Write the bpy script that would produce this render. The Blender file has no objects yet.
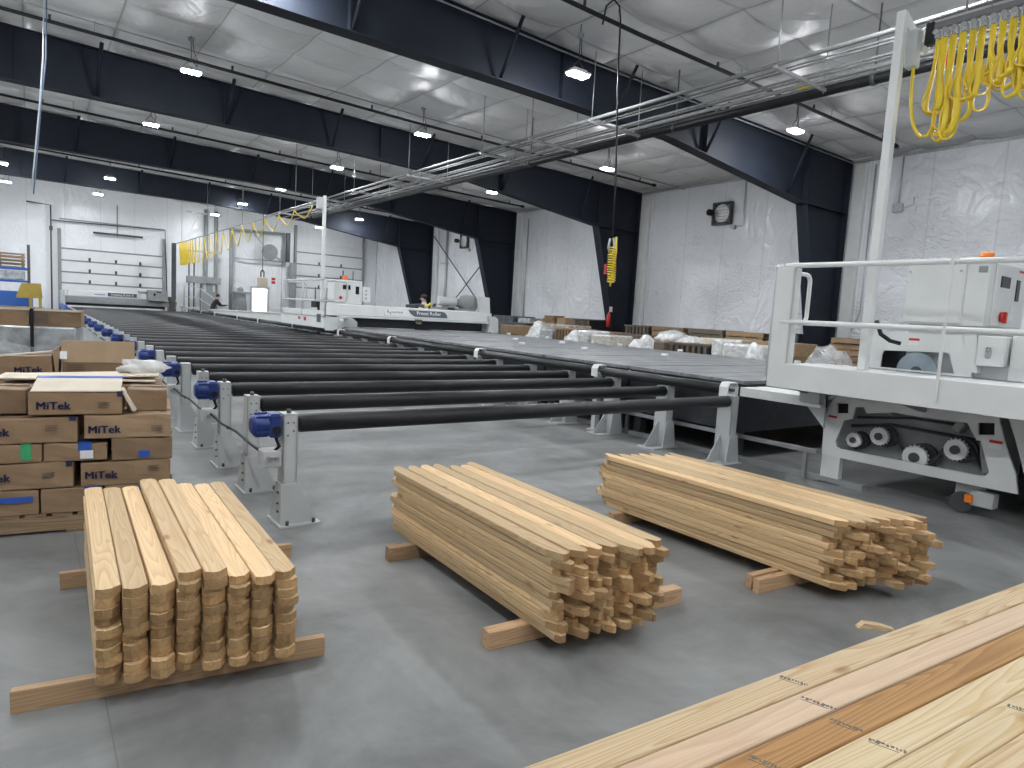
import bpy, bmesh, math, random
from mathutils import Vector, Matrix
R = random.Random(7)
PI = math.pi
SC = bpy.context.scene
COL = SC.collection

# ------------------------------------------------------------------ materials
def nd(nt, t, **kw):
    n = nt.nodes.new(t)
    for k, v in kw.items():
        if k.startswith('i_'):
            n.inputs[int(k[2:])].default_value = v
        else:
            setattr(n, k, v)
    return n

def base_mat(name, rough=.5, metal=0., spec=.5):
    m = bpy.data.materials.new(name)
    m.use_nodes = True
    nt = m.node_tree
    b = nt.nodes['Principled BSDF']
    b.inputs['Roughness'].default_value = rough
    b.inputs['Metallic'].default_value = metal
    b.inputs['Specular IOR Level'].default_value = spec
    return m, nt, b

def rgb(c):
    return (c[0], c[1], c[2], 1)

def mat(name, c, rough=.5, metal=0., amt=.12, scale=6., bump=0., bscale=40., spec=.5, coord='Object', c2=None):
    m, nt, b = base_mat(name, rough, metal, spec)
    tc = nd(nt, 'ShaderNodeTexCoord')
    n = nd(nt, 'ShaderNodeTexNoise')
    n.inputs['Scale'].default_value = scale
    n.inputs['Detail'].default_value = 5
    nt.links.new(tc.outputs[coord], n.inputs['Vector'])
    r = nd(nt, 'ShaderNodeValToRGB')
    lo = tuple(x * (1 - amt) for x in c)
    hi = c2 if c2 else tuple(min(1, x * (1 + amt)) for x in c)
    r.color_ramp.elements[0].position = .3
    r.color_ramp.elements[1].position = .7
    r.color_ramp.elements[0].color = rgb(lo)
    r.color_ramp.elements[1].color = rgb(hi)
    nt.links.new(n.outputs['Fac'], r.inputs['Fac'])
    nt.links.new(r.outputs['Color'], b.inputs['Base Color'])
    if bump:
        n2 = nd(nt, 'ShaderNodeTexNoise')
        n2.inputs['Scale'].default_value = bscale
        n2.inputs['Detail'].default_value = 3
        nt.links.new(tc.outputs[coord], n2.inputs['Vector'])
        bp = nd(nt, 'ShaderNodeBump')
        bp.inputs['Strength'].default_value = bump
        bp.inputs['Distance'].default_value = .02
        nt.links.new(n2.outputs['Fac'], bp.inputs['Height'])
        nt.links.new(bp.outputs['Normal'], b.inputs['Normal'])
    return m

def emit(name, c, s):
    m, nt, b = base_mat(name)
    b.inputs['Base Color'].default_value = rgb(c)
    b.inputs['Emission Color'].default_value = rgb(c)
    b.inputs['Emission Strength'].default_value = s
    return m

def wood(name, pale, ring, axis='Y', knots=1., contrast=1., freq=7.):
    """sawn softwood: grain runs along the local axis, every object gets its own offset"""
    m, nt, b = base_mat(name, .62, 0, .3)
    L = nt.links.new
    tc = nd(nt, 'ShaderNodeTexCoord')
    oi = nd(nt, 'ShaderNodeObjectInfo')
    mul = nd(nt, 'ShaderNodeVectorMath', operation='SCALE')
    comb = nd(nt, 'ShaderNodeCombineXYZ')
    for i in range(3):
        L(oi.outputs['Random'], comb.inputs[i])
    L(comb.outputs[0], mul.inputs[0]); mul.inputs['Scale'].default_value = 37.
    add = nd(nt, 'ShaderNodeVectorMath', operation='ADD')
    L(tc.outputs['Object'], add.inputs[0]); L(mul.outputs[0], add.inputs[1])
    mp = nd(nt, 'ShaderNodeMapping')
    mp.inputs['Scale'].default_value = (11, .62, 11) if axis == 'Y' else (.62, 11, 11)
    L(add.outputs[0], mp.inputs['Vector'])
    n = nd(nt, 'ShaderNodeTexNoise')
    n.inputs['Scale'].default_value = 1.; n.inputs['Detail'].default_value = 1.5; n.inputs['Distortion'].default_value = .3
    L(mp.outputs[0], n.inputs['Vector'])
    k = nd(nt, 'ShaderNodeMath', operation='MULTIPLY'); k.inputs[1].default_value = freq * 2
    L(n.outputs['Fac'], k.inputs[0])
    fr = nd(nt, 'ShaderNodeMath', operation='FRACT'); L(k.outputs[0], fr.inputs[0])
    rp = nd(nt, 'ShaderNodeValToRGB')
    e = rp.color_ramp.elements
    e[0].position = 0.; e[0].color = rgb(pale)
    e[1].position = 1.; e[1].color = rgb(pale)
    mid = tuple(p + (q - p) * .35 * contrast for p, q in zip(pale, ring))
    drk = tuple(p + (q - p) * .8 * contrast for p, q in zip(pale, ring))
    a = e.new(.55); a.color = rgb(mid)
    a = e.new(.86); a.color = rgb(drk)
    L(fr.outputs[0], rp.inputs['Fac'])
    # fine fibres
    mp2 = nd(nt, 'ShaderNodeMapping')
    mp2.inputs['Scale'].default_value = (160, 3, 160) if axis == 'Y' else (3, 160, 160)
    L(add.outputs[0], mp2.inputs['Vector'])
    n2 = nd(nt, 'ShaderNodeTexNoise'); n2.inputs['Scale'].default_value = 1.; n2.inputs['Detail'].default_value = 2
    L(mp2.outputs[0], n2.inputs['Vector'])
    mr = nd(nt, 'ShaderNodeMapRange'); mr.inputs['To Min'].default_value = .86; mr.inputs['To Max'].default_value = 1.1
    L(n2.outputs['Fac'], mr.inputs['Value'])
    mx = nd(nt, 'ShaderNodeMix', data_type='RGBA', blend_type='MULTIPLY'); mx.inputs['Factor'].default_value = 1
    L(rp.outputs['Color'], mx.inputs['A']); L(mr.outputs[0], mx.inputs['B'])
    # knots
    mp3 = nd(nt, 'ShaderNodeMapping')
    mp3.inputs['Scale'].default_value = (7, 2.6, 7) if axis == 'Y' else (2.6, 7, 7)
    L(add.outputs[0], mp3.inputs['Vector'])
    v = nd(nt, 'ShaderNodeTexVoronoi'); v.inputs['Scale'].default_value = 1.
    L(mp3.outputs[0], v.inputs['Vector'])
    kr = nd(nt, 'ShaderNodeMapRange'); kr.inputs['From Min'].default_value = .05; kr.inputs['From Max'].default_value = .13
    kr.inputs['To Min'].default_value = .75 * knots; kr.inputs['To Max'].default_value = 0
    L(v.outputs['Distance'], kr.inputs['Value'])
    mk = nd(nt, 'ShaderNodeMix', data_type='RGBA')
    mk.inputs['B'].default_value = rgb((ring[0] * .55, ring[1] * .45, ring[2] * .4))
    L(kr.outputs[0], mk.inputs['Factor']); L(mx.outputs['Result'], mk.inputs['A'])
    # board-to-board tone
    hr = nd(nt, 'ShaderNodeMapRange'); hr.inputs['To Min'].default_value = .62; hr.inputs['To Max'].default_value = 1.14
    L(oi.outputs['Random'], hr.inputs['Value'])
    mt = nd(nt, 'ShaderNodeMix', data_type='RGBA', blend_type='MULTIPLY'); mt.inputs['Factor'].default_value = 1
    L(mk.outputs['Result'], mt.inputs['A']); L(hr.outputs[0], mt.inputs['B'])
    L(mt.outputs['Result'], b.inputs['Base Color'])
    bp = nd(nt, 'ShaderNodeBump'); bp.inputs['Strength'].default_value = .25; bp.inputs['Distance'].default_value = .004
    L(n2.outputs['Fac'], bp.inputs['Height']); L(bp.outputs['Normal'], b.inputs['Normal'])
    return m

def sheet_mat(name, c, rough, seam_axis, pitch, wrinkle, seam_dark=.86, fine=.5, cross=0):
    """white vinyl faced insulation: taped seams, darkened for valley shade on the ceiling, and taut wrinkles"""
    m, nt, b = base_mat(name, rough, 0, .5)
    L = nt.links.new
    g = nd(nt, 'ShaderNodeNewGeometry')
    sp = nd(nt, 'ShaderNodeSeparateXYZ'); L(g.outputs['Position'], sp.inputs[0])
    dv = nd(nt, 'ShaderNodeMath', operation='DIVIDE'); dv.inputs[1].default_value = pitch
    L(sp.outputs[seam_axis], dv.inputs[0])
    fr = nd(nt, 'ShaderNodeMath', operation='FRACT'); L(dv.outputs[0], fr.inputs[0])
    pg = nd(nt, 'ShaderNodeMath', operation='PINGPONG'); pg.inputs[1].default_value = .5; L(fr.outputs[0], pg.inputs[0])
    sr = nd(nt, 'ShaderNodeMapRange', interpolation_type='SMOOTHSTEP')
    sr.inputs['From Min'].default_value = 0; sr.inputs['From Max'].default_value = .02
    sr.inputs['To Min'].default_value = seam_dark; sr.inputs['To Max'].default_value = 1
    L(pg.outputs[0], sr.inputs['Value'])
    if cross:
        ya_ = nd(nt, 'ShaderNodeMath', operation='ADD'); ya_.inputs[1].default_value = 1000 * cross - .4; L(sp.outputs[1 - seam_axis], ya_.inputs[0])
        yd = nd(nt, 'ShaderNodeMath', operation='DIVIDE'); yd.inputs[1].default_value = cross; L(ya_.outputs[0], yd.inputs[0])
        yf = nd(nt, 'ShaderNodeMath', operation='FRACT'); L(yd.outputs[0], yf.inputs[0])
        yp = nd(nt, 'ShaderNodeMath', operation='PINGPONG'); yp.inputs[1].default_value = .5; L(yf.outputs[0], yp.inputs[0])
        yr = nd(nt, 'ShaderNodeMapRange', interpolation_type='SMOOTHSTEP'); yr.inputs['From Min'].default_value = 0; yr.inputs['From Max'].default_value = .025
        yr.inputs['To Min'].default_value = .72; yr.inputs['To Max'].default_value = 1; L(yp.outputs[0], yr.inputs['Value'])  # cross creases darkened in the colour, shade of the quilt valleys
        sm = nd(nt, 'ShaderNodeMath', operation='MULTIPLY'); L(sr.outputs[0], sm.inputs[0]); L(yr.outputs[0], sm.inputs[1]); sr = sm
    n = nd(nt, 'ShaderNodeTexNoise'); n.inputs['Scale'].default_value = .8; n.inputs['Detail'].default_value = 4
    L(g.outputs['Position'], n.inputs['Vector'])
    mr = nd(nt, 'ShaderNodeMapRange'); mr.inputs['To Min'].default_value = .93; mr.inputs['To Max'].default_value = 1.05
    L(n.outputs['Fac'], mr.inputs['Value'])
    mm = nd(nt, 'ShaderNodeMath', operation='MULTIPLY'); L(mr.outputs[0], mm.inputs[0]); L(sr.outputs[0], mm.inputs[1])
    mx = nd(nt, 'ShaderNodeMix', data_type='RGBA', blend_type='MULTIPLY'); mx.inputs['Factor'].default_value = 1
    mx.inputs['A'].default_value = rgb(c); L(mm.outputs[0], mx.inputs['B'])
    L(mx.outputs['Result'], b.inputs['Base Color'])
    # taut creases: V-shaped ridges of two noises, gathered in patches
    def crease(scale, sc3, dist):
        mp = nd(nt, 'ShaderNodeMapping'); mp.inputs['Scale'].default_value = sc3
        L(g.outputs['Position'], mp.inputs['Vector'])
        w = nd(nt, 'ShaderNodeTexNoise'); w.inputs['Scale'].default_value = scale; w.inputs['Detail'].default_value = 2; w.inputs['Distortion'].default_value = dist
        L(mp.outputs[0], w.inputs['Vector'])
        a = nd(nt, 'ShaderNodeMath', operation='SUBTRACT'); a.inputs[1].default_value = .5; L(w.outputs['Fac'], a.inputs[0])
        c_ = nd(nt, 'ShaderNodeMath', operation='ABSOLUTE'); L(a.outputs[0], c_.inputs[0])
        return c_
    c1 = crease(1.1, (1, 1, .8), 1.); c2 = crease(3.2, (1, 1, 1.5), 1.6)
    pm = nd(nt, 'ShaderNodeTexNoise'); pm.inputs['Scale'].default_value = .45; pm.inputs['Detail'].default_value = 1
    L(g.outputs['Position'], pm.inputs['Vector'])
    pr_ = nd(nt, 'ShaderNodeMapRange'); pr_.inputs['From Min'].default_value = .42; pr_.inputs['From Max'].default_value = .62; pr_.inputs['To Min'].default_value = .06; pr_.inputs['To Max'].default_value = fine
    L(pm.outputs['Fac'], pr_.inputs['Value'])
    f2 = nd(nt, 'ShaderNodeMath', operation='MULTIPLY'); L(c2.outputs[0], f2.inputs[0]); L(pr_.outputs[0], f2.inputs[1])
    ms = nd(nt, 'ShaderNodeMath', operation='ADD'); L(c1.outputs[0], ms.inputs[0]); L(f2.outputs[0], ms.inputs[1])
    bp = nd(nt, 'ShaderNodeBump'); bp.inputs['Strength'].default_value = wrinkle; bp.inputs['Distance'].default_value = .2
    L(ms.outputs[0], bp.inputs['Height']); L(bp.outputs['Normal'], b.inputs['Normal'])
    return m

def floor_mat():
    m, nt, b = base_mat('concrete', .42, 0, .35)
    L = nt.links.new
    g = nd(nt, 'ShaderNodeNewGeometry')
    n = nd(nt, 'ShaderNodeTexNoise'); n.inputs['Scale'].default_value = .9; n.inputs['Detail'].default_value = 8; n.inputs['Roughness'].default_value = .65; n.inputs['Distortion'].default_value = .6
    L(g.outputs['Position'], n.inputs['Vector'])
    r = nd(nt, 'ShaderNodeValToRGB')
    e = r.color_ramp.elements
    e[0].position = .3; e[0].color = rgb((.118, .120, .119))
    e[1].position = .72; e[1].color = rgb((.31, .312, .307))
    L(n.outputs['Fac'], r.inputs['Fac'])
    mp = nd(nt, 'ShaderNodeMapping'); mp.inputs['Scale'].default_value = (5, 1.1, 1); mp.inputs['Rotation'].default_value = (0, 0, .5)
    L(g.outputs['Position'], mp.inputs['Vector'])
    n2 = nd(nt, 'ShaderNodeTexNoise'); n2.inputs['Scale'].default_value = 2.; n2.inputs['Detail'].default_value = 6
    L(mp.outputs[0], n2.inputs['Vector'])
    mr = nd(nt, 'ShaderNodeMapRange'); mr.inputs['To Min'].default_value = .8; mr.inputs['To Max'].default_value = 1.2
    L(n2.outputs['Fac'], mr.inputs['Value'])
    mx = nd(nt, 'ShaderNodeMix', data_type='RGBA', blend_type='MULTIPLY'); mx.inputs['Factor'].default_value = 1
    L(r.outputs['Color'], mx.inputs['A']); L(mr.outputs[0], mx.inputs['B'])
    mw = mx
    # saw-cut joints every 6 m
    sp = nd(nt, 'ShaderNodeSeparateXYZ'); L(g.outputs['Position'], sp.inputs[0])
    last = None
    for ax, off in ((0, -.22), (1, 1.15)):
        a = nd(nt, 'ShaderNodeMath', operation='ADD'); a.inputs[1].default_value = off + 600; L(sp.outputs[ax], a.inputs[0])
        d = nd(nt, 'ShaderNodeMath', operation='DIVIDE'); d.inputs[1].default_value = 6.; L(a.outputs[0], d.inputs[0])
        f = nd(nt, 'ShaderNodeMath', operation='FRACT'); L(d.outputs[0], f.inputs[0])
        p = nd(nt, 'ShaderNodeMath', operation='LESS_THAN'); p.inputs[1].default_value = .0009; L(f.outputs[0], p.inputs[0])
        if last:
            mxx = nd(nt, 'ShaderNodeMath', operation='MAXIMUM'); L(last.outputs[0], mxx.inputs[0]); L(p.outputs[0], mxx.inputs[1]); last = mxx
        else:
            last = p
    mj = nd(nt, 'ShaderNodeMix', data_type='RGBA'); mj.inputs['B'].default_value = rgb((.12, .12, .12))
    fj = nd(nt, 'ShaderNodeMath', operation='MULTIPLY'); fj.inputs[1].default_value = .6; L(last.outputs[0], fj.inputs[0])
    L(fj.outputs[0], mj.inputs['Factor']); L(mw.outputs['Result'], mj.inputs['A'])
    L(mj.outputs['Result'], b.inputs['Base Color'])
    rr = nd(nt, 'ShaderNodeMapRange'); rr.inputs['To Min'].default_value = .36; rr.inputs['To Max'].default_value = .6
    L(n2.outputs['Fac'], rr.inputs['Value']); L(rr.outputs[0], b.inputs['Roughness'])
    return m

def film_mat(name, c, alpha):
    m, nt, b = base_mat(name, .25, 0, .6)
    b.inputs['Base Color'].default_value = rgb(c)
    b.inputs['Alpha'].default_value = alpha
    tc = nd(nt, 'ShaderNodeTexCoord')
    n = nd(nt, 'ShaderNodeTexNoise'); n.inputs['Scale'].default_value = 4.5; n.inputs['Detail'].default_value = 2.5; n.inputs['Distortion'].default_value = 1.2
    nt.links.new(tc.outputs['Object'], n.inputs['Vector'])
    mr = nd(nt, 'ShaderNodeMapRange'); mr.inputs['From Min'].default_value = .35; mr.inputs['From Max'].default_value = .65
    mr.inputs['To Min'].default_value = alpha * .7; mr.inputs['To Max'].default_value = min(1, alpha * 1.25)
    nt.links.new(n.outputs['Fac'], mr.inputs['Value']); nt.links.new(mr.outputs[0], b.inputs['Alpha'])
    bp = nd(nt, 'ShaderNodeBump'); bp.inputs['Strength'].default_value = .6; bp.inputs['Distance'].default_value = .05
    nt.links.new(n.outputs['Fac'], bp.inputs['Height']); nt.links.new(bp.outputs['Normal'], b.inputs['Normal'])
    return m

M = dict(
    floor=floor_mat(),
    wall=sheet_mat('wall_vinyl', (.82, .835, .865), .2, 1, 1.52, .75, .86, 1.),
    wallb=sheet_mat('back_vinyl', (.84, .855, .88), .24, 0, 1.52, .5, .86, .8),
    ceil=sheet_mat('ceiling_vinyl', (.70, .70, .695), .42, 0, 1.5, .4, .55, .2, 1.27),  # strong dark seams also paint in the shade between the bulges
    navy=mat('navy_paint', (.013, .017, .027), .62, 0, .12, 3, spec=.25),
    white=mat('white_paint', (.70, .715, .705), .4, 0, .04, 3),
    grey=mat('light_grey_paint', (.50, .52, .52), .45, 0, .06, 4),
    midgrey=mat('mid_grey', (.27, .285, .29), .5, 0, .1, 5),
    dark=mat('dark_grey', (.06, .063, .068), .5, 0, .15, 5),
    black=mat('black_rubber', (.010, .011, .012), .5, 0, .2, 8, spec=.3),
    roller=mat('black_roller', (.013, .014, .016), .42, 0, .35, 5, .1, 60, spec=.4),
    steel=mat('steel', (.42, .43, .44), .38, .85, .12, 8),
    rackgrey=mat('conduit_grey', (.17, .174, .178), .65, .0, .15, 12, spec=.3),
    hoseblue=mat('hose_blue', (.16, .24, .36), .5, 0, .1, 8),
    galv=mat('galvanised', (.5, .51, .52), .42, .7, .15, 20),
    chrome=mat('chrome', (.75, .76, .77), .18, 1., .05, 8),
    table=mat('table_steel', (.215, .222, .228), .46, .0, .3, 3.2, spec=.35),
    blue=mat('motor_blue', (.014, .038, .19), .38, 0, .15, 9),
    rackblue=mat('rack_blue', (.02, .10, .38), .45, 0, .1, 4),
    yellow=mat('cable_yellow', (.78, .58, .035), .42, 0, .08, 6),
    ochre=mat('guard_yellow', (.36, .255, .04), .5, 0, .1, 6),
    orange=mat('beacon_orange', (.85, .22, .02), .3, 0, .05, 6),
    red=mat('red', (.5, .03, .025), .45, 0, .08, 6),
    kraft=mat('kraft_card', (.32, .21, .12), .75, 0, .12, 5, .15, 14),
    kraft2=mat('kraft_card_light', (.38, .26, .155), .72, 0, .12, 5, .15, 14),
    kraft3=mat('kraft_card_brown', (.25, .165, .095), .75, 0, .14, 5, .15, 14),
    cream=mat('cream_card', (.66, .58, .46), .7, 0, .08, 5, .2, 10),
    ink=mat('blue_ink', (.018, .024, .09), .6, 0, .1, 20),
    inkgrey=mat('grey_ink', (.15, .11, .08), .7, 0, .1, 20),
    stamp=mat('stamp_ink', (.13, .11, .10), .7, 0, .2, 60),
    tape=mat('blue_tape', (.03, .11, .48), .35, 0, .1, 8),
    green=mat('green_tape', (.05, .38, .16), .4, 0, .2, 12),
    paper=mat('white_label', (.78, .79, .78), .5, 0, .05, 10),
    film=film_mat('stretch_film', (.85, .86, .87), .38),
    filmw=film_mat('white_film', (.88, .88, .87), .85),
    wrapg=mat('wrapped_grey', (.36, .38, .39), .3, 0, .45, 7, .5, 12),
    wrapd=mat('wrapped_dark', (.07, .08, .09), .35, 0, .45, 7, .5, 12),
    skin=mat('skin', (.50, .31, .23), .55, 0, .06, 10),
    hair=mat('hair', (.012, .010, .010), .5, 0, .2, 30),
    cloth=mat('dark_cloth', (.018, .018, .022), .8, 0, .2, 12),
    clothw=mat('pale_cloth', (.6, .6, .6), .8, 0, .1, 12),
    door=mat('door_panel', (.74, .75, .76), .42, 0, .03, 3),
    line=mat('door_line', (.22, .23, .25), .5, 0, .1, 5),
    disc=mat('grey_disc', (.30, .36, .41), .35, 0, .2, 5),
    glassdark=mat('dark_screen', (.012, .013, .016), .15, 0, .2, 5),
    sign=mat('slate_sign', (.075, .095, .125), .45, 0, .05, 5),
    led=emit('lamp_led', (.93, .965, 1.), 640.),
    day=emit('daylight', (.92, .96, 1.), 1.5),
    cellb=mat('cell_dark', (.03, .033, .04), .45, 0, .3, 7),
)
M['woodA'] = wood('fir_pale', (.80, .585, .335), (.55, .29, .12), knots=.9, contrast=.6, freq=8.)
M['woodE'] = wood('fir_end', (.60, .385, .185), (.40, .21, .085), knots=0, contrast=.6, freq=4.)
M['woodX'] = wood('fir_board', (.84, .66, .42), (.56, .30, .11), axis='X', knots=.95, contrast=.75, freq=7.)
M['woodP'] = wood('fir_pink', (.84, .63, .44), (.62, .38, .22), axis='X', knots=.7, contrast=.55, freq=6.)
M['woodO'] = wood('fir_orange', (.60, .33, .125), (.30, .13, .04), axis='X', knots=.9, contrast=.8, freq=7.)
M['woodY'] = wood('fir_yellow', (.80, .66, .43), (.60, .36, .12), axis='X', knots=.7, contrast=.75, freq=8.)
M['woodT'] = wood('bearer_tan', (.60, .40, .235), (.36, .20, .10), axis='X', knots=.9, contrast=.7)
M['woodD'] = wood('old_pallet', (.40, .28, .17), (.19, .12, .065), axis='X', knots=1., contrast=.8)
M['woodG'] = wood('grey_pallet', (.20, .165, .13), (.10, .08, .06), axis='X', knots=1., contrast=.8)

# ------------------------------------------------------------------ mesh builder
class MB:
    def __init__(s):
        s.bm = bmesh.new(); s.mats = []; s.cur = 0
    def use(s, m):
        m = M[m] if isinstance(m, str) else m
        if m not in s.mats: s.mats.append(m)
        s.cur = s.mats.index(m); return s
    def _fin(s, faces, smooth=False):
        for f in faces:
            f.material_index = s.cur; f.smooth = smooth
    def box(s, x0, x1, y0, y1, z0, z1, bev=0., rot=None, seg=1):
        """axis box; rot = (axis, angle) about its own centre"""
        c = Vector(((x0 + x1) / 2, (y0 + y1) / 2, (z0 + z1) / 2))
        mt = Matrix.Translation(c)
        if rot: mt = mt @ Matrix.Rotation(rot[1], 4, rot[0])
        mt = mt @ Matrix.Diagonal((abs(x1 - x0), abs(y1 - y0), abs(z1 - z0), 1))
        r = bmesh.ops.create_cube(s.bm, size=1, matrix=mt)
        fs = set()
        for v in r['verts']: fs.update(v.link_faces)
        s._fin(fs)
        if bev:
            es = set()
            for f in fs: es.update(f.edges)
            q = bmesh.ops.bevel(s.bm, geom=list(es), offset=bev, segments=seg, affect='EDGES', profile=.5)
            s._fin(q['faces'])
        return s
    def tube(s, pts, r, n=8, cap=True, flat=None):
        """round (or flattened) tube through points"""
        pts = [Vector(p) for p in pts]
        rings = []; up0 = None
        for i, p in enumerate(pts):
            t = (pts[min(i + 1, len(pts) - 1)] - pts[max(i - 1, 0)])
            if t.length < 1e-9: t = Vector((0, 0, 1))
            t.normalize()
            if up0 is None:
                a = Vector((0, 0, 1)) if abs(t.z) < .9 else Vector((1, 0, 0))
                u = t.cross(a).normalized()
            else:
                u = (up0 - t * up0.dot(t))
                u = u.normalized() if u.length > 1e-6 else t.orthogonal().normalized()
            up0 = u; w = t.cross(u)
            rr = r[i] if isinstance(r, (list, tuple)) else r
            k = flat if flat else 1.
            rings.append([s.bm.verts.new(p + (u * math.cos(2 * PI * j / n) * k + w * math.sin(2 * PI * j / n)) * rr) for j in range(n)])
        fs = []
        for a, b in zip(rings, rings[1:]):
            for j in range(n):
                fs.append(s.bm.faces.new((a[j], a[(j + 1) % n], b[(j + 1) % n], b[j])))
        s._fin(fs, True)
        if cap:
            s._fin([s.bm.faces.new(rings[0][::-1]), s.bm.faces.new(rings[-1])])
        return s
    def lathe(s, prof, o, ax='Z', n=16):
        """prof: (radius, height) pairs, turned round axis ax through o"""
        o = Vector(o); rings = []
        for r, h in prof:
            ring = []
            for j in range(n):
                c, d = math.cos(2 * PI * j / n) * r, math.sin(2 * PI * j / n) * r
                v = {'Z': (c, d, h), 'X': (h, c, d), 'Y': (d, h, c)}[ax]
                ring.append(s.bm.verts.new(o + Vector(v)))
            rings.append(ring)
        fs = []
        for a, b in zip(rings, rings[1:]):
            for j in range(n):
                fs.append(s.bm.faces.new((a[j], a[(j + 1) % n], b[(j + 1) % n], b[j])))
        s._fin(fs, True)
        s._fin([s.bm.faces.new(rings[0][::-1]), s.bm.faces.new(rings[-1])])
        return s
    def prism(s, poly, axis, d0, d1, bev=0.):
        """poly in the two other axes (X: (y,z)  Y: (x,z)  Z: (x,y)), extruded d0..d1 along axis"""
        def P(a, b, d):
            return {'X': (d, a, b), 'Y': (a, d, b), 'Z': (a, b, d)}[axis]
        A = [s.bm.verts.new(P(a, b, d0)) for a, b in poly]
        B = [s.bm.verts.new(P(a, b, d1)) for a, b in poly]
        n = len(poly)
        fs = [s.bm.faces.new(A), s.bm.faces.new(B[::-1])]
        for i in range(n):
            fs.append(s.bm.faces.new((A[i], B[i], B[(i + 1) % n], A[(i + 1) % n])))
        bmesh.ops.recalc_face_normals(s.bm, faces=fs)
        s._fin(fs)
        if bev:
            es = set()
            for f in fs: es.update(f.edges)
            q = bmesh.ops.bevel(s.bm, geom=list(es), offset=bev, segments=1, affect='EDGES', profile=.5)
            s._fin(q['faces'])
        return s
    def strip(s, pts, w, d0, d1, axis='Y'):
        """flat plate of thickness w following a polyline of (a,b), from d0 to d1 along axis"""
        n = len(pts); out = []
        for i in range(n):
            t = Vector((pts[min(i + 1, n - 1)][0] - pts[max(i - 1, 0)][0], pts[min(i + 1, n - 1)][1] - pts[max(i - 1, 0)][1])).normalized()
            out.append((pts[i][0] - t.y * w, pts[i][1] + t.x * w))
        return s.prism(list(pts) + out[::-1], axis, d0, d1)
    def grid(s, fn, nu, nv, smooth=True):
        vs = [[s.bm.verts.new(fn(i / nu, j / nv)) for j in range(nv + 1)] for i in range(nu + 1)]
        fs = []
        for i in range(nu):
            for j in range(nv):
                fs.append(s.bm.faces.new((vs[i][j], vs[i + 1][j], vs[i + 1][j + 1], vs[i][j + 1])))
        s._fin(fs, smooth)
        return s
    def blob(s, c, rad, sq=(1, 1, 1), rough=.2, sub=3, flat=True, seed=1, smooth=False):
        rr = random.Random(seed)
        r = bmesh.ops.create_icosphere(s.bm, subdivisions=sub, radius=1)
        ph = [(rr.uniform(2, 6), rr.uniform(2, 6), rr.uniform(2, 6), rr.uniform(0, 6)) for _ in range(6)]
        fs = set()
        for v in r['verts']:
            d = v.co.copy()
            k = 1 + rough * sum(math.sin(d.x * a + d.y * b * 1.3 + d.z * e + f) for a, b, e, f in ph) / 3 + rr.uniform(-.5, .5) * rough
            v.co = Vector((d.x * sq[0], d.y * sq[1], d.z * sq[2])) * rad * k
            if flat and v.co.z < -rad * sq[2] * .55: v.co.z = -rad * sq[2] * .55
            v.co += Vector(c)
            fs.update(v.link_faces)
        s._fin(fs, smooth)
        return s
    def mesh_from(s, me, mtx):
        n0 = len(s.bm.faces)
        s.bm.from_mesh(me)
        s.bm.faces.ensure_lookup_table()
        new = s.bm.faces[n0:]
        vs = {v for f in new for v in f.verts}
        for v in vs: v.co = mtx @ v.co
        s._fin(new)
        return s
    def obj(s, name, parent=None, world=False, off=None):
        me = bpy.data.meshes.new(name)
        if world and parent:
            o = wloc(parent); bmesh.ops.translate(s.bm, verts=s.bm.verts, vec=-o)
        s.bm.to_mesh(me); s.bm.free()
        for m in s.mats: me.materials.append(m)
        ob = bpy.data.objects.new(name, me)
        COL.objects.link(ob)
        if parent: ob.parent = parent
        return ob
    def top(s, name, loc, label, cat, group=None, rz=0., world=True):
        """a thing of one mesh with its origin at loc"""
        loc = Vector(loc)
        if world: bmesh.ops.translate(s.bm, verts=s.bm.verts, vec=-loc)
        ob = s.obj(name); ob.location = loc; ob.rotation_euler.z = rz
        return tag(ob, label, cat, group)

def wloc(o):
    v = Vector((0, 0, 0))
    while o: v += o.location; o = o.parent
    return v

def tag(o, label, cat, group=None):
    o['label'] = label; o['category'] = cat
    if group: o['group'] = group
    return o

def thing(name, loc, label, cat, group=None, rz=0.):
    o = bpy.data.objects.new(name, None); COL.objects.link(o)
    o.empty_display_size = .1
    o.location = loc; o.rotation_euler = (0, 0, rz)
    return tag(o, label, cat, group)

def structure(ob):
    ob['kind'] = 'structure'; return ob

def dup(root, loc, label, rz=None):
    r = root.copy(); COL.objects.link(r); r.location = loc; r['label'] = label
    if rz is not None: r.rotation_euler.z = rz
    for ch in list(root.children):
        c = ch.copy(); COL.objects.link(c); c.parent = r
        for g in list(ch.children):
            d = g.copy(); COL.objects.link(d); d.parent = c
    return r

def text_mesh(txt, size, bold=0., spacing=1.):
    cu = bpy.data.curves.new('t', 'FONT'); cu.body = txt; cu.size = size; cu.offset = bold
    cu.align_x = 'CENTER'; cu.align_y = 'CENTER'; cu.extrude = .0012; cu.space_character = spacing
    cu.resolution_u = 3
    ob = bpy.data.objects.new('t', cu); COL.objects.link(ob)
    dg = bpy.context.evaluated_depsgraph_get(); dg.update()
    me = bpy.data.meshes.new_from_object(ob.evaluated_get(dg))
    bpy.data.objects.remove(ob); bpy.data.curves.remove(cu)
    return me

FACE_Y = Matrix.Rotation(PI / 2, 4, 'X')                       # text faces -Y, reads along +X
FACE_X = Matrix.Rotation(-PI / 2, 4, 'Z') @ FACE_Y              # text faces -X, reads along -Y

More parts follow.
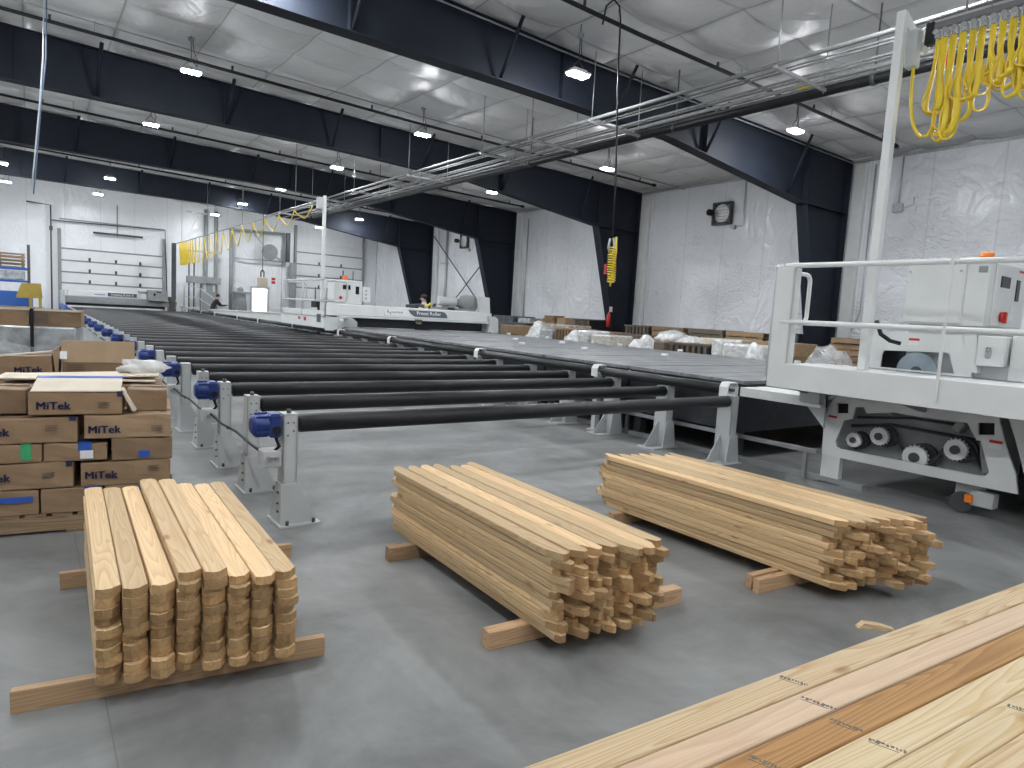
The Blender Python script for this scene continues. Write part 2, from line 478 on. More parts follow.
def plate2d(loops, th):
    """filled 2D outline with holes as a mesh (in XY, thickness th)"""
    cu = bpy.data.curves.new('p', 'CURVE'); cu.dimensions = '2D'; cu.fill_mode = 'BOTH'; cu.extrude = th / 2
    for lp in loops:
        sp = cu.splines.new('POLY'); sp.points.add(len(lp) - 1); sp.use_cyclic_u = True
        for p, (a, b) in zip(sp.points, lp): p.co = (a, b, 0, 1)
    ob = bpy.data.objects.new('p', cu); COL.objects.link(ob)
    dg = bpy.context.evaluated_depsgraph_get(); dg.update()
    me = bpy.data.meshes.new_from_object(ob.evaluated_get(dg))
    bpy.data.objects.remove(ob); bpy.data.curves.remove(cu)
    return me
YZ = Matrix(((0, 0, 1, 0), (1, 0, 0, 0), (0, 1, 0, 0), (0, 0, 0, 1)))   # plate (a,b) -> (y,z) at x
XZ = Matrix(((1, 0, 0, 0), (0, 0, 1, 0), (0, 1, 0, 0), (0, 0, 0, 1)))   # plate (a,b) -> (x,z) at y

ORD = 'first second third fourth fifth sixth seventh eighth ninth tenth eleventh twelfth thirteenth fourteenth fifteenth sixteenth seventeenth eighteenth nineteenth twentieth'.split()
TENS = {2: 'twenty', 3: 'thirty'}
def nth(i):
    i += 1
    if i <= 20: return ORD[i - 1]
    return ('thirtieth' if i == 30 else TENS[i // 10] + '-' + ORD[i % 10 - 1])

def roof(x, y=20):
    return 6.29 + .031 * (17.6 - x) - .2 * max(0, min(1, (20 - y) / 9)) * max(0, min(1, (17 - x) / 8))

# ------------------------------------------------------------------ room shell
XW, YB, XL, YF = 18.2, 40.2, -8.0, -7.0
b = MB().use('floor'); b.box(XL, XW, YF, YB, -.1, 0); structure(b.obj('floor'))
b = MB().use('wall')
def wr(u, v):
    y = YF + (YB - YF) * u; z = 6.3 * v
    return (XW + .03 * math.sin(y * PI / 1.52) ** 2 * math.sin(PI * min(1, (z % 2.1) / 2.1)), y, z)
b.grid(wr, 250, 18); b.box(XW + .04, XW + .3, YF, YB, 0, 6.4); structure(b.obj('wall_right'))
b = MB().use('wallb'); b.box(XL, XW, YB, YB + .2, 0, 7.4); structure(b.obj('wall_back'))
b = MB().use('wallb'); b.box(XL, XW, YF - .2, YF, 0, 7.4); structure(b.obj('wall_front'))
b = MB().use('wall'); b.box(XL - .2, XL, YF, YB, 0, 7.4); structure(b.obj('wall_left'))
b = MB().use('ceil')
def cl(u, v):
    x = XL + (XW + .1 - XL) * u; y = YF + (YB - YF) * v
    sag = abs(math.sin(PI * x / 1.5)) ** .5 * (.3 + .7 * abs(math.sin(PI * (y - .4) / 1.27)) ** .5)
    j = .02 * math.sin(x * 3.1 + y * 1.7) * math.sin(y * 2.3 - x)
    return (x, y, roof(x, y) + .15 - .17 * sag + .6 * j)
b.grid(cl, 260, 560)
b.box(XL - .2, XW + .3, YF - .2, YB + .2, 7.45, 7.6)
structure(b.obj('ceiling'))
b = MB().use('galv'); b.box(XW - .03, XW, YF, YB, 6.22, 6.3); structure(b.obj('trim_1'))

# overhead door at the far end, with its tracks
def far_door(name, x0, x1, ztop, lines, handles):
    d = bpy.data.objects.new(name, None); COL.objects.link(d); d.location = ((x0 + x1) / 2, YB, 0); structure(d)
    b = MB().use('door'); b.box(x0, x1, YB - .06, YB - .002, 0, ztop, .01); b.obj('door_panel', d, True)
    b = MB().use('line')
    for z in lines: b.box(x0, x1, YB - .075, YB - .055, z - .035, z + .035)
    b.obj('panel_rib', d, True)
    b = MB().use('dark')
    for x in handles:
        for z in lines[1:]:
            b.box(x - .05, x + .05, YB - .11, YB - .07, z + .02, z + .2, .01)
    if handles: b.obj('hinge', d, True)
    for x in (x0 - .06, x1 + .06):
        MB().use('midgrey').box(x - .07, x + .07, YB - .16, YB, 0, ztop + .95, .01).obj('door_track', d, True)
    return d
d1 = far_door('door_1', 1.35, 5.85, 3.6, (3.6, 3.02, 2.45, 1.9), (2.55, 3.7, 4.8))
b = MB().use('dark'); b.tube([(2.7, YB - .25, 4.5), (4.9, YB - .25, 4.5)], .05, 8); b.obj('torsion_bar', d1, True)
b = MB().use('midgrey'); b.box(1.3, 5.95, YB - .05, YB, 5.0, 5.06); b.box(3.74, 3.8, YB - .06, YB, 4.4, 6.0); b.obj('track_hanger', d1, True)
far_door('door_2', 13.0, 17.2, 5.2, (4.6, 3.9, 3.2, 2.5), (14.4, 15.8))
b = MB().use('day'); b.box(10.5, 11.35, YB - .03, YB - .001, 0, 2.27)
d3 = structure(b.obj('door_3'))
b = MB().use('grey')
for (x0, x1, z0, z1) in ((10.4, 10.5, 0, 2.35), (11.35, 11.45, 0, 2.35), (10.4, 11.45, 2.27, 2.37)): b.box(x0, x1, YB - .08, YB - .001, z0, z1)
b.obj('door_frame', d3)

# ------------------------------------------------------------------ steel frames
FY = [9.68, 17.31, 24.94, 32.57]
FL = ['nearest navy steel roof frame, its column behind the white machine railing',
      'second navy steel roof frame, its column carrying a yellow coiled pendant',
      'third navy steel roof frame, its column behind the sign-bearing roller machine',
      'farthest navy steel roof frame, closest to the back wall with doors']
DROP = [.2, .05, -.02, -.06]
for k, y in enumerate(FY):
    t = thing('portal_frame', (17.5, y, 0), FL[k], 'steel frame', 'navy steel roof frames', 0)
    dz = DROP[k]
    top = [(XL, roof(XL, y) - .06), (9, roof(9, y) - .06), (13, roof(13, y) - .06), (17.95, roof(17.95, y) - .06)]
    low = [(XL, 5.84 - dz), (6.65, 5.70 - dz), (10.8, 5.53 - dz * .5), (15.95, 4.85)]
    def zlow(x):
        for (a, za), (c, zc) in zip(low, low[1:]):
            if x <= c: return za + (zc - za) * (x - a) / (c - a)
        return 4.85
    b = MB().use('navy')
    b.prism(top[:3] + [(15.95, roof(15.95, y) - .06)] + low[::-1], 'Y', y - .012, y + .012)
    b.strip(low, -.022, y - .15, y + .15)
    b.strip(top, .02, y - .15, y + .15)
    for x in (-4.2, -.2, 3.8, 7.8, 11.9):
        b.box(x - .012, x + .012, y - .12, y + .12, zlow(x), roof(x, y) - .06)
    b.obj('rafter', t, True)
    b = MB().use('navy')
    b.prism([(15.95, 4.85), (15.95, roof(15.95, y) - .06), (17.98, roof(17.98, y) - .06), (17.98, 0), (17.38, 0)], 'Y', y - .013, y + .013)
    b.strip([(15.95, 4.85), (17.38, 0)], .025, y - .16, y + .16)
    b.strip([(17.98, 0), (17.98, roof(17.98, y) - .06)], .025, y - .16, y + .16)
    b.box(15.95, 18.0, y - .15, y + .15, 4.83, 4.865)
    b.box(15.94, 15.97, y - .15, y + .15, 4.85, roof(15.95, y) - .06)
    b.box(17.25, 18.0, y - .2, y + .2, 0, .03)
    b.obj('column', t, True)
    for x in (-4, -1.35, 1.25, 3.85, 6.45, 9.1, 11.9, 15.1):
        b = MB().use('navy')
        b.tube([(x, y - .1, zlow(x) + .03), (x + .06, y - .58, roof(x, y) - .04)], .04, 4)
        b.obj('flange_brace', t, True)
    b = MB().use('white'); b.box(18.02, XW - .005, y - .5, y - .17, 0, 6.15, .02); structure(b.obj('trim_%d' % (k + 2)))
# X bracing rods of the far bay and a wall post
t = thing('wall_bracing', (17.9, 27.6, 0), 'crossed dark bracing rods on the right wall behind the far machine motor', 'bracing')
for p, q in (((17.95, 25.2, 5.6), (17.95, 32.3, .4)), ((17.95, 32.3, 5.6), (17.95, 25.2, .4))):
    MB().use('dark').tube([p, q], .03, 6).obj('rod', t, True)

# ------------------------------------------------------------------ lamps
def make_lamp():
    t = thing('high_bay_light', (0, 0, 0), '', 'ceiling light', 'hanging high bay lights')
    b = MB().use('white'); b.box(-.19, .19, -.12, .12, .02, .06, .01); b.box(-.14, .14, -.07, .07, .06, .10, .008)
    b.obj('housing', t)
    for x in (-.12, 0, .12):
        b = MB().use('led'); b.box(x - .045, x + .045, -.085, .085, -.01, .02, .004); b.obj('led_panel', t)
    b = MB().use('dark'); b.tube([(-.14, 0, .1), (0, 0, .24), (.14, 0, .1)], .007, 6); b.tube([(0, 0, .24), (0, 0, .80)], .009, 6)
    b.obj('hanging_cord', t)
    b = MB().use('midgrey'); b.lathe([(.02, 0), (.05, .03), (.06, .08), (.02, .10)], (0, 0, .57), 'Z', 10)
    b.obj('junction_box', t)
    b = MB().use('black'); b.tube([(.08, .02, .1), (.13, .03, .25), (.06, .02, .38), (.03, 0, .58)], .007, 6); b.obj('power_cord', t)
    return t
LX = [(-.7, [8.4, 14.2, 19.9, 25.6, 31.0, 36.2]), (2.66, [9.2, 14.85, 20.15, 25.7, 30.9, 36.3]),
      (7.87, [3.4, 9.25, 14.97, 20.56, 26.2, 31.9, 37.4]), (13.3, [2.6, 8.38, 14.1, 19.9, 25.8, 31.6, 37.2])]
rown = ['leftmost row', 'second row from left', 'third row from left', 'row nearest right wall']
lamp = None
for r, (x, ys) in enumerate(LX):
    vis = 0
    for y in ys:
        lab = 'bright hanging high bay light, %s from the camera in the %s' % (nth(vis), rown[r])
        vis += 1
        if lamp is None:
            lamp = make_lamp(); lamp.location = (x, y, 5.97); lamp['label'] = lab
        else:
            dup(lamp, (7.31, 8.6, 5.54) if y == 9.25 else (x, y, 5.84 if x > 5 else 5.97), lab)
for q, y in enumerate((9, 15, 21, 27)): dup(lamp, (-4.5, y, 6.0), 'bright hanging high bay light, %s in the row beyond the left edge' % nth(q))
for q, (x, y) in enumerate(((-.7, 2.4), (-.7, -3.3), (2.9, -.9), (8.5, -2.6))): dup(lamp, (x, y, 5.95), 'added unseen high bay fill light above the viewpoint, %s of four from the left' % nth(q))  # unseen lamps added to brighten the foreground boards and stack fronts

# ------------------------------------------------------------------ pipes, conduits, cable rack
PL = ['black sprinkler pipe under the ceiling nearest the camera', 'black sprinkler pipe under the ceiling between nearest and second roof frames',
      'black sprinkler pipe under the ceiling between second and third roof frames', 'black sprinkler pipe under the ceiling near the far wall']
for i, y in enumerate((7.95, 15.6, 22.9, 30.4)):
    t = thing('sprinkler_pipe', (0, y, 6.4), PL[i], 'pipe', 'sprinkler pipes')
    b = MB().use('black'); b.tube([(XL, y, roof(XL, y) - .26), (8, y, roof(8, y) - .2), (16.9, y, roof(16.9, y) - .16)], .035, 8)
    b.tube([(16.8, y, roof(16.8) - .16), (16.95, y, roof(16.9) - .16)], .05, 8)
    b.obj('pipe', t, True)
    for x in (-6, -2.8, .4, 3.6, 6.8, 10, 13.2, 16.2):
        z = roof(x, y) - .26 + (x - XL) / 24.9 * .10
        b = MB().use('dark'); b.tube([(x, y, z + .03), (x, y, z + .12)], .025, 6); b.obj('sprinkler_head', t, True)
        b = MB().use('steel'); b.tube([(x + .7, y, z), (x + .7, y, roof(x, y))], .008, 5); b.obj('hanger', t, True)
for i, y in enumerate((9.4, 15.1, 20.7, 26.4)):
    b = MB().use('midgrey'); b.tube([(XL, y + .05, roof(XL, y) - .17), (8, y + .05, roof(8, y) - .15), (17.9, y + .05, roof(17.9, y) - .15)], .014, 6)
    b.top('lighting_conduit', (0, y, 6.6), 'thin grey conduit feeding the %s cross row of lamps' % nth(i), 'conduit', 'lighting conduits')

t = thing('cable_rack', (9.2, 12, 5.2), 'long galvanised conduit rack hung from the ceiling along the machines', 'conduit rack')
Yr = (1.5, 5.6, 9.3, 11.1, 12.9, 16.5, 20.2, 24, 27.8)
for j, y in enumerate(Yr):
    b = MB().use('galv'); b.box(8.25, 9.55, y - .022, y + .022, 5.135, 5.18); b.obj('crossbar', t, True)
    for x in (8.3, 9.5):
        b = MB().use('steel'); b.tube([(x, y, 5.1), (x, y, roof(x, y))], .009, 5); b.obj('hanger_rod', t, True)
for j, (x, r) in enumerate(((8.33, .032), (8.5, .014), (8.6, .014), (8.95, .018), (9.06, .018), (9.3, .034), (9.45, .02))):
    b = MB().use('rackgrey'); b.tube([(x, -3, 5.18 + r), (x, 30 - (j % 3) * 1.5, 5.18 + r)], r, 8); b.obj('conduit', t, True)
b = MB().use('yellow'); b.box(9.28, 9.34, 5.6, 5.9, 5.172, 5.18); b.obj('warning_sticker', t, True)
t = thing('black_pipe', (9.95, 12, 5.1), 'thick black overhead pipe running beside the conduit rack', 'pipe')
b = MB().use('black'); b.tube([(9.75, -3, 5.22), (9.75, 28, 5.22)], .075, 10); b.obj('pipe', t, True)
for y in (1.5, 5, 8.6, 13, 18.5, 21.5, 26.2):
    b = MB().use('dark'); b.tube([(9.75, y, 5.2), (9.75, y, roof(9.75, y) - .1)], .012, 5); b.tube([(9.75, y - .03, 5.22), (9.75, y + .03, 5.22)], .09, 10); b.obj('clamp', t, True)
b = MB().use('red'); b.tube([(9.75, 4.0, 5.22), (9.75, 4.08, 5.22)], .088, 10); b.obj('coupling', t, True)

# drop cables
t = thing('hanging_cable', (.3, 14, 6.3), 'long pale blue cable hanging from the ceiling at upper left', 'cable')
MB().use('hoseblue').tube([(.33, 14.0, roof(.3)), (.30, 14.0, 5.4), (.22, 14.0, 4.6), (.14, 14, 3.6), (.10, 14, 3.15)], .012, 6).obj('blue_hose', t, True)
MB().use('paper').tube([(.30, 14.03, roof(.3)), (.26, 14.03, 5.4), (.2, 14.03, 4.6), (.11, 14.03, 3.6), (.08, 14.03, 3.3)], .012, 6).obj('white_rope', t, True)
t = thing('pendant_hose', (7.6, 7.8, 2.2), 'thin black hose hanging from a sprinkler-side loop with yellow coil on its end', 'hose')
lp = [(7.05, 7.8, 6.02), (7.1, 7.8, 6.3), (7.25, 7.8, 6.44), (7.37, 7.8, 6.38), (7.41, 7.8, 6.2), (7.43, 7.8, 5.6), (7.56, 7.8, 3.75), (7.57, 7.8, 2.95)]
MB().use('black').tube(lp, .014, 6).obj('hose', t, True)
pts = []
for i in range(110):
    a = i * .85; z = 2.78 - i * .0052
    pts.append((7.60 + .062 * math.cos(a) + (i - 40) * .0003, 7.8 + .062 * math.sin(a), z))
MB().use('yellow').tube(pts, .012, 5).obj('coil', t, True)
MB().use('yellow').tube([(7.66, 7.8, 2.94), (7.68, 7.8, 2.7), (7.63, 7.8, 2.4), (7.60, 7.8, 2.15), (7.57, 7.8, 2.3)], .016, 6).obj('hose_tail', t, True)
MB().use('steel').tube([(7.53, 7.8, 2.9), (7.50, 7.8, 2.75), (7.57, 7.8, 2.62), (7.64, 7.8, 2.76), (7.6, 7.8, 2.92)], .02, 6).obj('hook', t, True)

# ------------------------------------------------------------------ wall items on the right
def wall_fan(y, z, label):
    t = thing('wall_fan', (XW, y, z), label, 'fan', 'wall fans')
    b = MB().use('dark')
    for (y0, y1, z0, z1) in ((-.36, -.28, -.36, .36), (.28, .36, -.36, .36), (-.28, .28, .28, .36), (-.28, .28, -.36, -.28)): b.box(XW - .16, XW - .02, y + y0, y + y1, z + z0, z + z1, .01)
    b.obj('frame', t, True)
    b = MB().use('paper'); b.lathe([(.02, 0), (.27, .02), (.29, .05), (.29, .08)], (XW - .2, y - .03, z), 'X', 24); b.obj('shutter', t, True)  # white colour stands in for daylight coming through the louvres
    b = MB().use('steel')
    for a in range(5): b.box(XW - .215, XW - .205, y - .28, y + .22, z - .22 + a * .1, z - .205 + a * .1)
    b.obj('louvre_bars', t, True)
    b = MB().use('black'); b.lathe([(.05, 0), (.1, .02), (.1, .2), (.06, .23)], (XW - .55, y + .2, z), 'X', 14)
    b.tube([(XW - .35, y + .2, z), (XW - .1, y + .32, z + .1)], .02, 6); b.tube([(XW - .35, y + .2, z), (XW - .1, y + .32, z - .1)], .02, 6)
    b.obj('motor', t, True)
    b = MB().use('galv'); b.tube([(XW - .04, y - .75, 6.2), (XW - .04, y - .75, z - .42), (XW - .04, y - .4, z - .45), (XW - .04, y - .3, z - .42)], .015, 6); b.box(XW - .09, XW - .01, y - .5, y - .38, z - .52, z - .4); b.obj('conduit', t, True)
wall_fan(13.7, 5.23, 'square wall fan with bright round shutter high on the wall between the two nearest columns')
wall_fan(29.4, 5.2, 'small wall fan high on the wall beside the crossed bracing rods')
b = MB().use('galv'); b.tube([(XW - .04, 8.32, 6.2), (XW - .04, 8.32, 5.0)], .018, 6); b.box(XW - .12, XW, 8.2, 8.44, 4.8, 5.02, .01); b.tube([(XW - .06, 8.2, 4.9), (XW - .06, 7.95, 4.95), (XW - .06, 7.95, 5.15)], .012, 6)
b.top('wall_junction_box', (XW, 8.32, 4.9), 'small grey junction box on a conduit high on the right wall', 'junction box')
b = MB().use('galv'); b.tube([(XW - .04, 9.0, 6.1), (XW - .04, 9.0, 2.2), (XW - .04, 9.25, 1.5), (XW - .04, 9.25, .3)], .018, 6)
b.top('wall_conduit', (XW, 9.0, 3), 'thin vertical conduit on the right wall beside the nearest navy column', 'conduit')
b = MB().use('galv'); b.tube([(XW - .04, 24.1, 5.9), (XW - .04, 24.1, .3)], .03, 6)
b.top('wall_conduit', (XW, 24.1, 3), 'vertical pipe on the right wall between second and third navy columns', 'conduit')
b = MB().use('galv'); b.tube([(XW - .06, 31.2, 6), (XW - .06, 31.2, .3)], .07, 8); b.box(XW - .2, XW - .01, 31, 31.6, 4.1, 4.16)
b.top('wall_pipe', (XW, 31.2, 3), 'grey standpipe on the right wall left of the crossed bracing rods', 'pipe')
t = thing('fire_extinguisher', (16.62, 16.85, 1.3), 'red fire extinguisher and tag hung on the second navy column', 'fire extinguisher')
MB().use('red').lathe([(.03, 0), (.075, .03), (.075, .42), (.03, .5), (.02, .55)], (16.6, 17.0, 1.35), 'Z', 12).obj('cylinder', t, True)
MB().use('paper').box(16.52, 16.66, 16.9, 16.91, 1.9, 2.08).obj('tag', t, True)
MB().use('black').tube([(16.6, 17, 1.9), (16.68, 16.97, 1.85), (16.69, 16.97, 1.5)], .014, 6).obj('hose', t, True)
MB().use('red').box(16.33, 16.36, 17.0, 17.13, 3.2, 3.55).top('column_placard', (16.34, 17.06, 3.2), 'small red placard on the edge of the second navy column', 'sign')

# ------------------------------------------------------------------ roller conveyor
PX0, PX1, RZ, RR = 1.44, 6.62, .735, .067
def make_roller(motor):
    """local frame: y = 0 at the face of the posts, x in metres across the line"""
    t = thing('conveyor_roller', (0, 0, 0), '', 'roller', 'black conveyor rollers')
    b = MB().use('roller'); b.lathe([(.03, PX0 + .115), (RR, PX0 + .13), (RR, PX1 - .03), (.03, PX1 - .02)], (0, .06, RZ), 'X', 24)
    b.obj('roller_tube', t)
    b = MB().use('grey')
    b.box(PX0, PX0 + .012, 0, .12, .012, .81); b.box(PX0, PX0 + .1, 0, .012, .012, .81); b.box(PX0 + .088, PX0 + .1, 0, .12, .012, .81)
    b.box(PX0, PX0 + .1, 0, .12, .80, .812)
    left = b.obj('post', t)
    b = MB().use('grey')
    b.prism([(PX0, .01), (PX0 + .245, .01), (PX0 + .245, .04), (PX0 + .1, .31), (PX0, .31)], 'Y', -.012, 0)
    b.prism([(-.012, .01), (.24, .01), (.24, .04), (.12, .31), (-.012, .31)], 'X', PX0 - .012, PX0)
    b.box(PX0 - .03, PX0 + .27, -.05, .26, 0, .012)
    b.obj('gusset', left)
    b = MB().use('grey')
    b.box(PX1, PX1 + .012, 0, .2, .012, .80); b.box(PX1, PX1 + .12, 0, .012, .012, .80); b.box(PX1 + .108, PX1 + .12, 0, .2, .012, .80); b.box(PX1, PX1 + .12, 0, .2, .79, .80)
    right = b.obj('post', t)
    b = MB().use('grey')
    b.prism([(PX1 - .05, .01), (PX1 + .2, .01), (PX1 + .14, .34), (PX1 + .03, .36), (PX1 - .01, .32)], 'Y', -.012, 0)
    b.prism([(PX1, .01), (PX1 - .22, .01), (PX1 - .22, .04), (PX1, .34)], 'Y', .12, .132)
    b.box(PX1 - .24, PX1 + .22, -.05, .25, 0, .012)
    b.obj('gusset', right)
    if motor:
        b = MB().use('blue')
        b.lathe([(.05, -.21), (.075, -.19), (.078, -.1), (.078, -.095)], (PX0, .06, RZ), 'X', 18)
        for k in range(9):
            a = k * 2 * PI / 9
            b.box(PX0 - .185, PX0 - .1, .06 - .004, .06 + .004, RZ + .05, RZ + .088, 0, None)
            bmesh.ops.rotate(b.bm, verts=b.bm.verts[-8:], cent=(PX0, .06, RZ), matrix=Matrix.Rotation(a, 3, 'X'))
        b.box(PX0 - .105, PX0 - .015, -.025, .135, RZ - .085, RZ + .085, .018)
        mo = b.obj('gear_motor', t)
        b = MB().use('black'); b.lathe([(.03, -.034), (.03, -.02)], (PX0 - .055, 0, RZ - .03), 'Y', 12); b.obj('oil_port', mo)
        b = MB().use('black')
        b.tube([(PX0 - .05, .02, RZ - .08), (PX0 - .03, .0, RZ - .15), (PX0 - .06, .02, RZ - .19)], .012, 6); b.obj('motor_cable', mo)
        b = MB().use('grey'); b.box(PX0 - .14, PX0 - .012, -.01, .12, .44, .56, .008); bx = b.obj('junction_box', t)
        b = MB().use('steel'); b.lathe([(.016, 0), (.016, .02)], (PX0 - .05, -.03, .5), 'Y', 8); b.lathe([(.02, 0), (.02, .02)], (PX0 - .1, -.03, .5), 'Y', 8); b.obj('cable_gland', bx)
    return t
NR = 34
protoM = make_roller(True); protoP = make_roller(False)
for i in range(NR):
    y = 4.63 + .963 * i
    lab = 'black conveyor roller %s from the camera, %s on its left post' % (nth(i), 'blue motor' if i % 2 == 0 else 'no motor')
    src = protoM if i % 2 == 0 else protoP
    if i < 2: src.location = (0, y, 0); src['label'] = lab
    else: dup(src, (0, y, 0), lab)
def bolt(ax, r, h, loc, post):
    b = MB().use('dark'); b.lathe([(r, 0), (r, h)], (0, 0, 0), ax, 6)
    o = b.obj('bolt', post); o.location = loc; return o
bolts = {}
for rt in [o for o in list(bpy.data.objects) if o.name.startswith('conveyor_roller') and o.location.y < 8]:
    post = [c for c in rt.children if c.name.startswith('post') and any(g.name.startswith('gusset') for g in c.children)]
    post = min(post, key=lambda c: min(v.co.x for v in c.data.vertices))
    for q, (ax, r, h, loc) in enumerate([('X', .009, .012, (PX0 - .024, .05, z)) for z in (.1, .16, .24)] + [('Y', .006, .008, (PX0 + x, -.008, z)) for (x, z) in ((.03, .75), (.07, .75), (.07, .69), (.03, .66))] + [('Z', .012, .03, (PX0 + x, -.03, .012)) for x in (.03, .22)] + [('Z', .017, .03, (PX0 + .05, .05, .81))]):
        if q not in bolts: bolts[q] = bolt(ax, r, h, loc, post)
        else:
            o = bolts[q].copy(); COL.objects.link(o); o.parent = post
pts = []
for i in range(0, NR - 1):
    y = 4.63 + .963 * i
    pts += [(PX0 - .06, y + .02, .52 if i else .5), (PX0 - .06, y + .5, .50)]
pts[0] = (PX0 - .06, 4.62, .5)
b = MB().use('black'); b.tube([(p[0] - .02, p[1], p[2]) for p in pts], .011, 6)
for i in range(0, 34): b.tube([(PX0 - .08, 4.9 + i * .963, .508), (PX0 - .08, 4.93 + i * .963, .508)], .016, 6)
b.top('motor_feed_cable', (1.28, 4.63, .5), 'black feed cable strung along the left roller posts between the motor boxes', 'cable')

# long rollers running the other way along the table edge
BY = [4.74, 6.95, 10.1, 13.75, 16.8, 20.55, 24.4, 27.28, 31.15, 34.0, 36.9]
for i in range(10):
    t = thing('edge_roller', (6.68, (BY[i] + BY[i + 1]) / 2, 0), 'long black roller along the table edge and beyond, %s one from the camera' % nth(i), 'roller', 'long edge rollers')
    b = MB().use('roller'); b.lathe([(.03, BY[i] + .1), (.062, BY[i] + .12), (.062, BY[i + 1] - .08), (.03, BY[i + 1] - .06)], (6.68, 0, .868), 'Y', 20); b.obj('roller_tube', t, True)
    b = MB().use('white'); y = BY[i]
    b.strip([(6.59, .79), (6.59, .90), (6.62, .945), (6.74, .945), (6.77, .90), (6.77, .79)], .012, y - .06, y + .06)
    b.box(6.6, 6.76, y - .05, y + .05, .80, .81)
    br = b.obj('end_bracket', t, True)
    b = MB().use('dark'); b.lathe([(.02, -.07), (.02, .07)], (6.68, y, .868), 'Y', 10); b.obj('axle', br, True)
    if i:
        b = MB().use('grey'); b.box(6.63, 6.72, y - .03, y + .05, 0.012, .80); b.box(6.58, 6.78, y - .06, y + .1, 0, .012); b.obj('support', t, True)
    b = MB().use('white'); b.box(6.76, 6.80, BY[i] + .08, BY[i + 1] - .08, .80, .835); b.obj('edge_strip', t, True)

# ------------------------------------------------------------------ press tables
TY = [4.62, 6.55, 8.45, 10.35, 12.25, 14.15, 16.05, 17.95]
pucks = [(9.68, 13.1), (8.45, 11.2), (9.1, 9.95), (9.75, 8.4), (10.25, 12.0)]
for i in range(7):
    y0, y1 = TY[i] + .02, TY[i + 1] - .02
    t = thing('press_table', (9.4, (y0 + y1) / 2, 0), 'grey steel press table section, %s from the camera, right of the long black rollers' % nth(i), 'table', 'press table sections')
    b = MB().use('table')
    n = 4; w = (y1 - y0) / n
    for k in range(n): b.box(6.84, 12.0, y0 + k * w + .012, y0 + (k + 1) * w - .012, .935, .98, .004)
    b.obj('table_top', t, True)
    b = MB().use('cellb'); b.box(6.88, 11.95, y0, y1, .36, .93)  # dark underframe, made deep to stand for the shade below too
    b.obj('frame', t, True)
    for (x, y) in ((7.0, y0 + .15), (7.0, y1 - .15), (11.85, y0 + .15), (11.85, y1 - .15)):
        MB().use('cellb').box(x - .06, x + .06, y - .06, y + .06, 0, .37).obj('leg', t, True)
    b = MB().use('line'); b.box(7.6, 8.5 + .2 * (i % 3), y1 - .01, y1 + .03, .975, .986); b.obj('slot_cover', t, True)
    q = 1.0 if i < 2 else .95
    for k in range(2):
        MB().use('paper').lathe([(.06, 0), (.06, .05), (.045, .06)], (11.9, y0 + .4 + k * q, .981), 'Z', 10).obj('lift_cap', t, True)
    for (px, py) in pucks:
        if y0 < py < y1: MB().use('paper').lathe([(.07, 0), (.07, .045), (.05, .055)], (px, py, .981), 'Z', 10).obj('lift_cap', t, True)
# rails on the floor beneath the table edge
b = MB().use('midgrey'); b.box(6.9, 6.98, 3.2, 21, 0, .06)
b.top('floor_rail', (6.94, 12, 0), 'grey steel floor rail under the left edge of the press tables', 'rail')
b = MB().use('steel'); b.box(6.86, 6.9, 3.7, 21, .29, .34)
for y in (3.8, 6.5, 10, 13.5, 17, 20.5): b.box(6.86, 6.9, y, y + .04, 0, .3)
b.top('side_rail', (6.88, 12, 0), 'thin pale side rail running low along the dark table underframes', 'rail')

# ------------------------------------------------------------------ near press gantry (right)
g = thing('press_gantry', (7.6, 2.5, 0), 'big pale grey roller press machine with railed platform at right of the tables', 'machine')
outer = [(3.674, .289), (3.689, .643), (3.643, .856), (3.574, .965), (2.13, .975), (2.05, .731), (1.94, .471), (1.905, .30)]
win = [(3.374, .85), (3.29, .863), (3.251, .803), (3.001, .853), (2.769, .847), (2.353, .856), (2.261, .712), (2.229, .713), (2.133, .445), (2.16, .401), (2.225, .395), (3.476, .385), (3.524, .405), (3.542, .464), (3.477, .69), (3.393, .726)]
h1 = [(3.568, .862), (3.45, .877), (3.44, .776), (3.557, .757)]
h2 = [(2.268, .872), (2.141, .889), (2.131, .784), (2.255, .762)]
b = MB().use('white'); b.mesh_from(plate2d([outer, win, h1, h2], .03), Matrix.Translation((6.95, 0, 0)) @ YZ)
b.strip([(3.60, .29), (3.66, .29)], .02, 6.96, 7.25, 'X')
b.box(6.96, 7.3, 1.93, 3.66, .97, .99)
sf = b.obj('side_frame', g, True)
b = MB().use('paper'); b.box(6.928, 6.934, 3.55, 3.64, .66, .73); b.box(6.928, 6.934, 2.06, 2.16, .66, .74)
b.obj('warning_label', sf, True)
b = MB().use('red'); b.box(6.924, 6.928, 3.55, 3.64, .705, .728); b.box(6.924, 6.928, 2.06, 2.16, .712, .738); b.obj('warning_stripe', sf, True)
MB().use('black').box(7.0, 7.02, 3.42, 3.59, .74, .89).obj('opening_cover', sf, True); MB().use('black').box(7.0, 7.02, 2.11, 2.29, .74, .9).obj('opening_cover', sf, True)
b = MB().use('midgrey'); b.box(7.20, 7.24, 2.0, 3.66, .28, .97); b.box(7.05, 7.2, 3.05, 3.2, .80, .86, .01); b.box(7.05, 7.2, 2.42, 2.5, .74, .86, .01, ('X', .5)); b.box(7.0, 7.2, 2.14, 2.24, .40, .72, .02, ('X', -.18))
b.obj('back_panel', g, True)
SP = [(3.411, .489, .075), (3.156, .575, .09), (2.80, .43, .115), (2.457, .575, .10)]
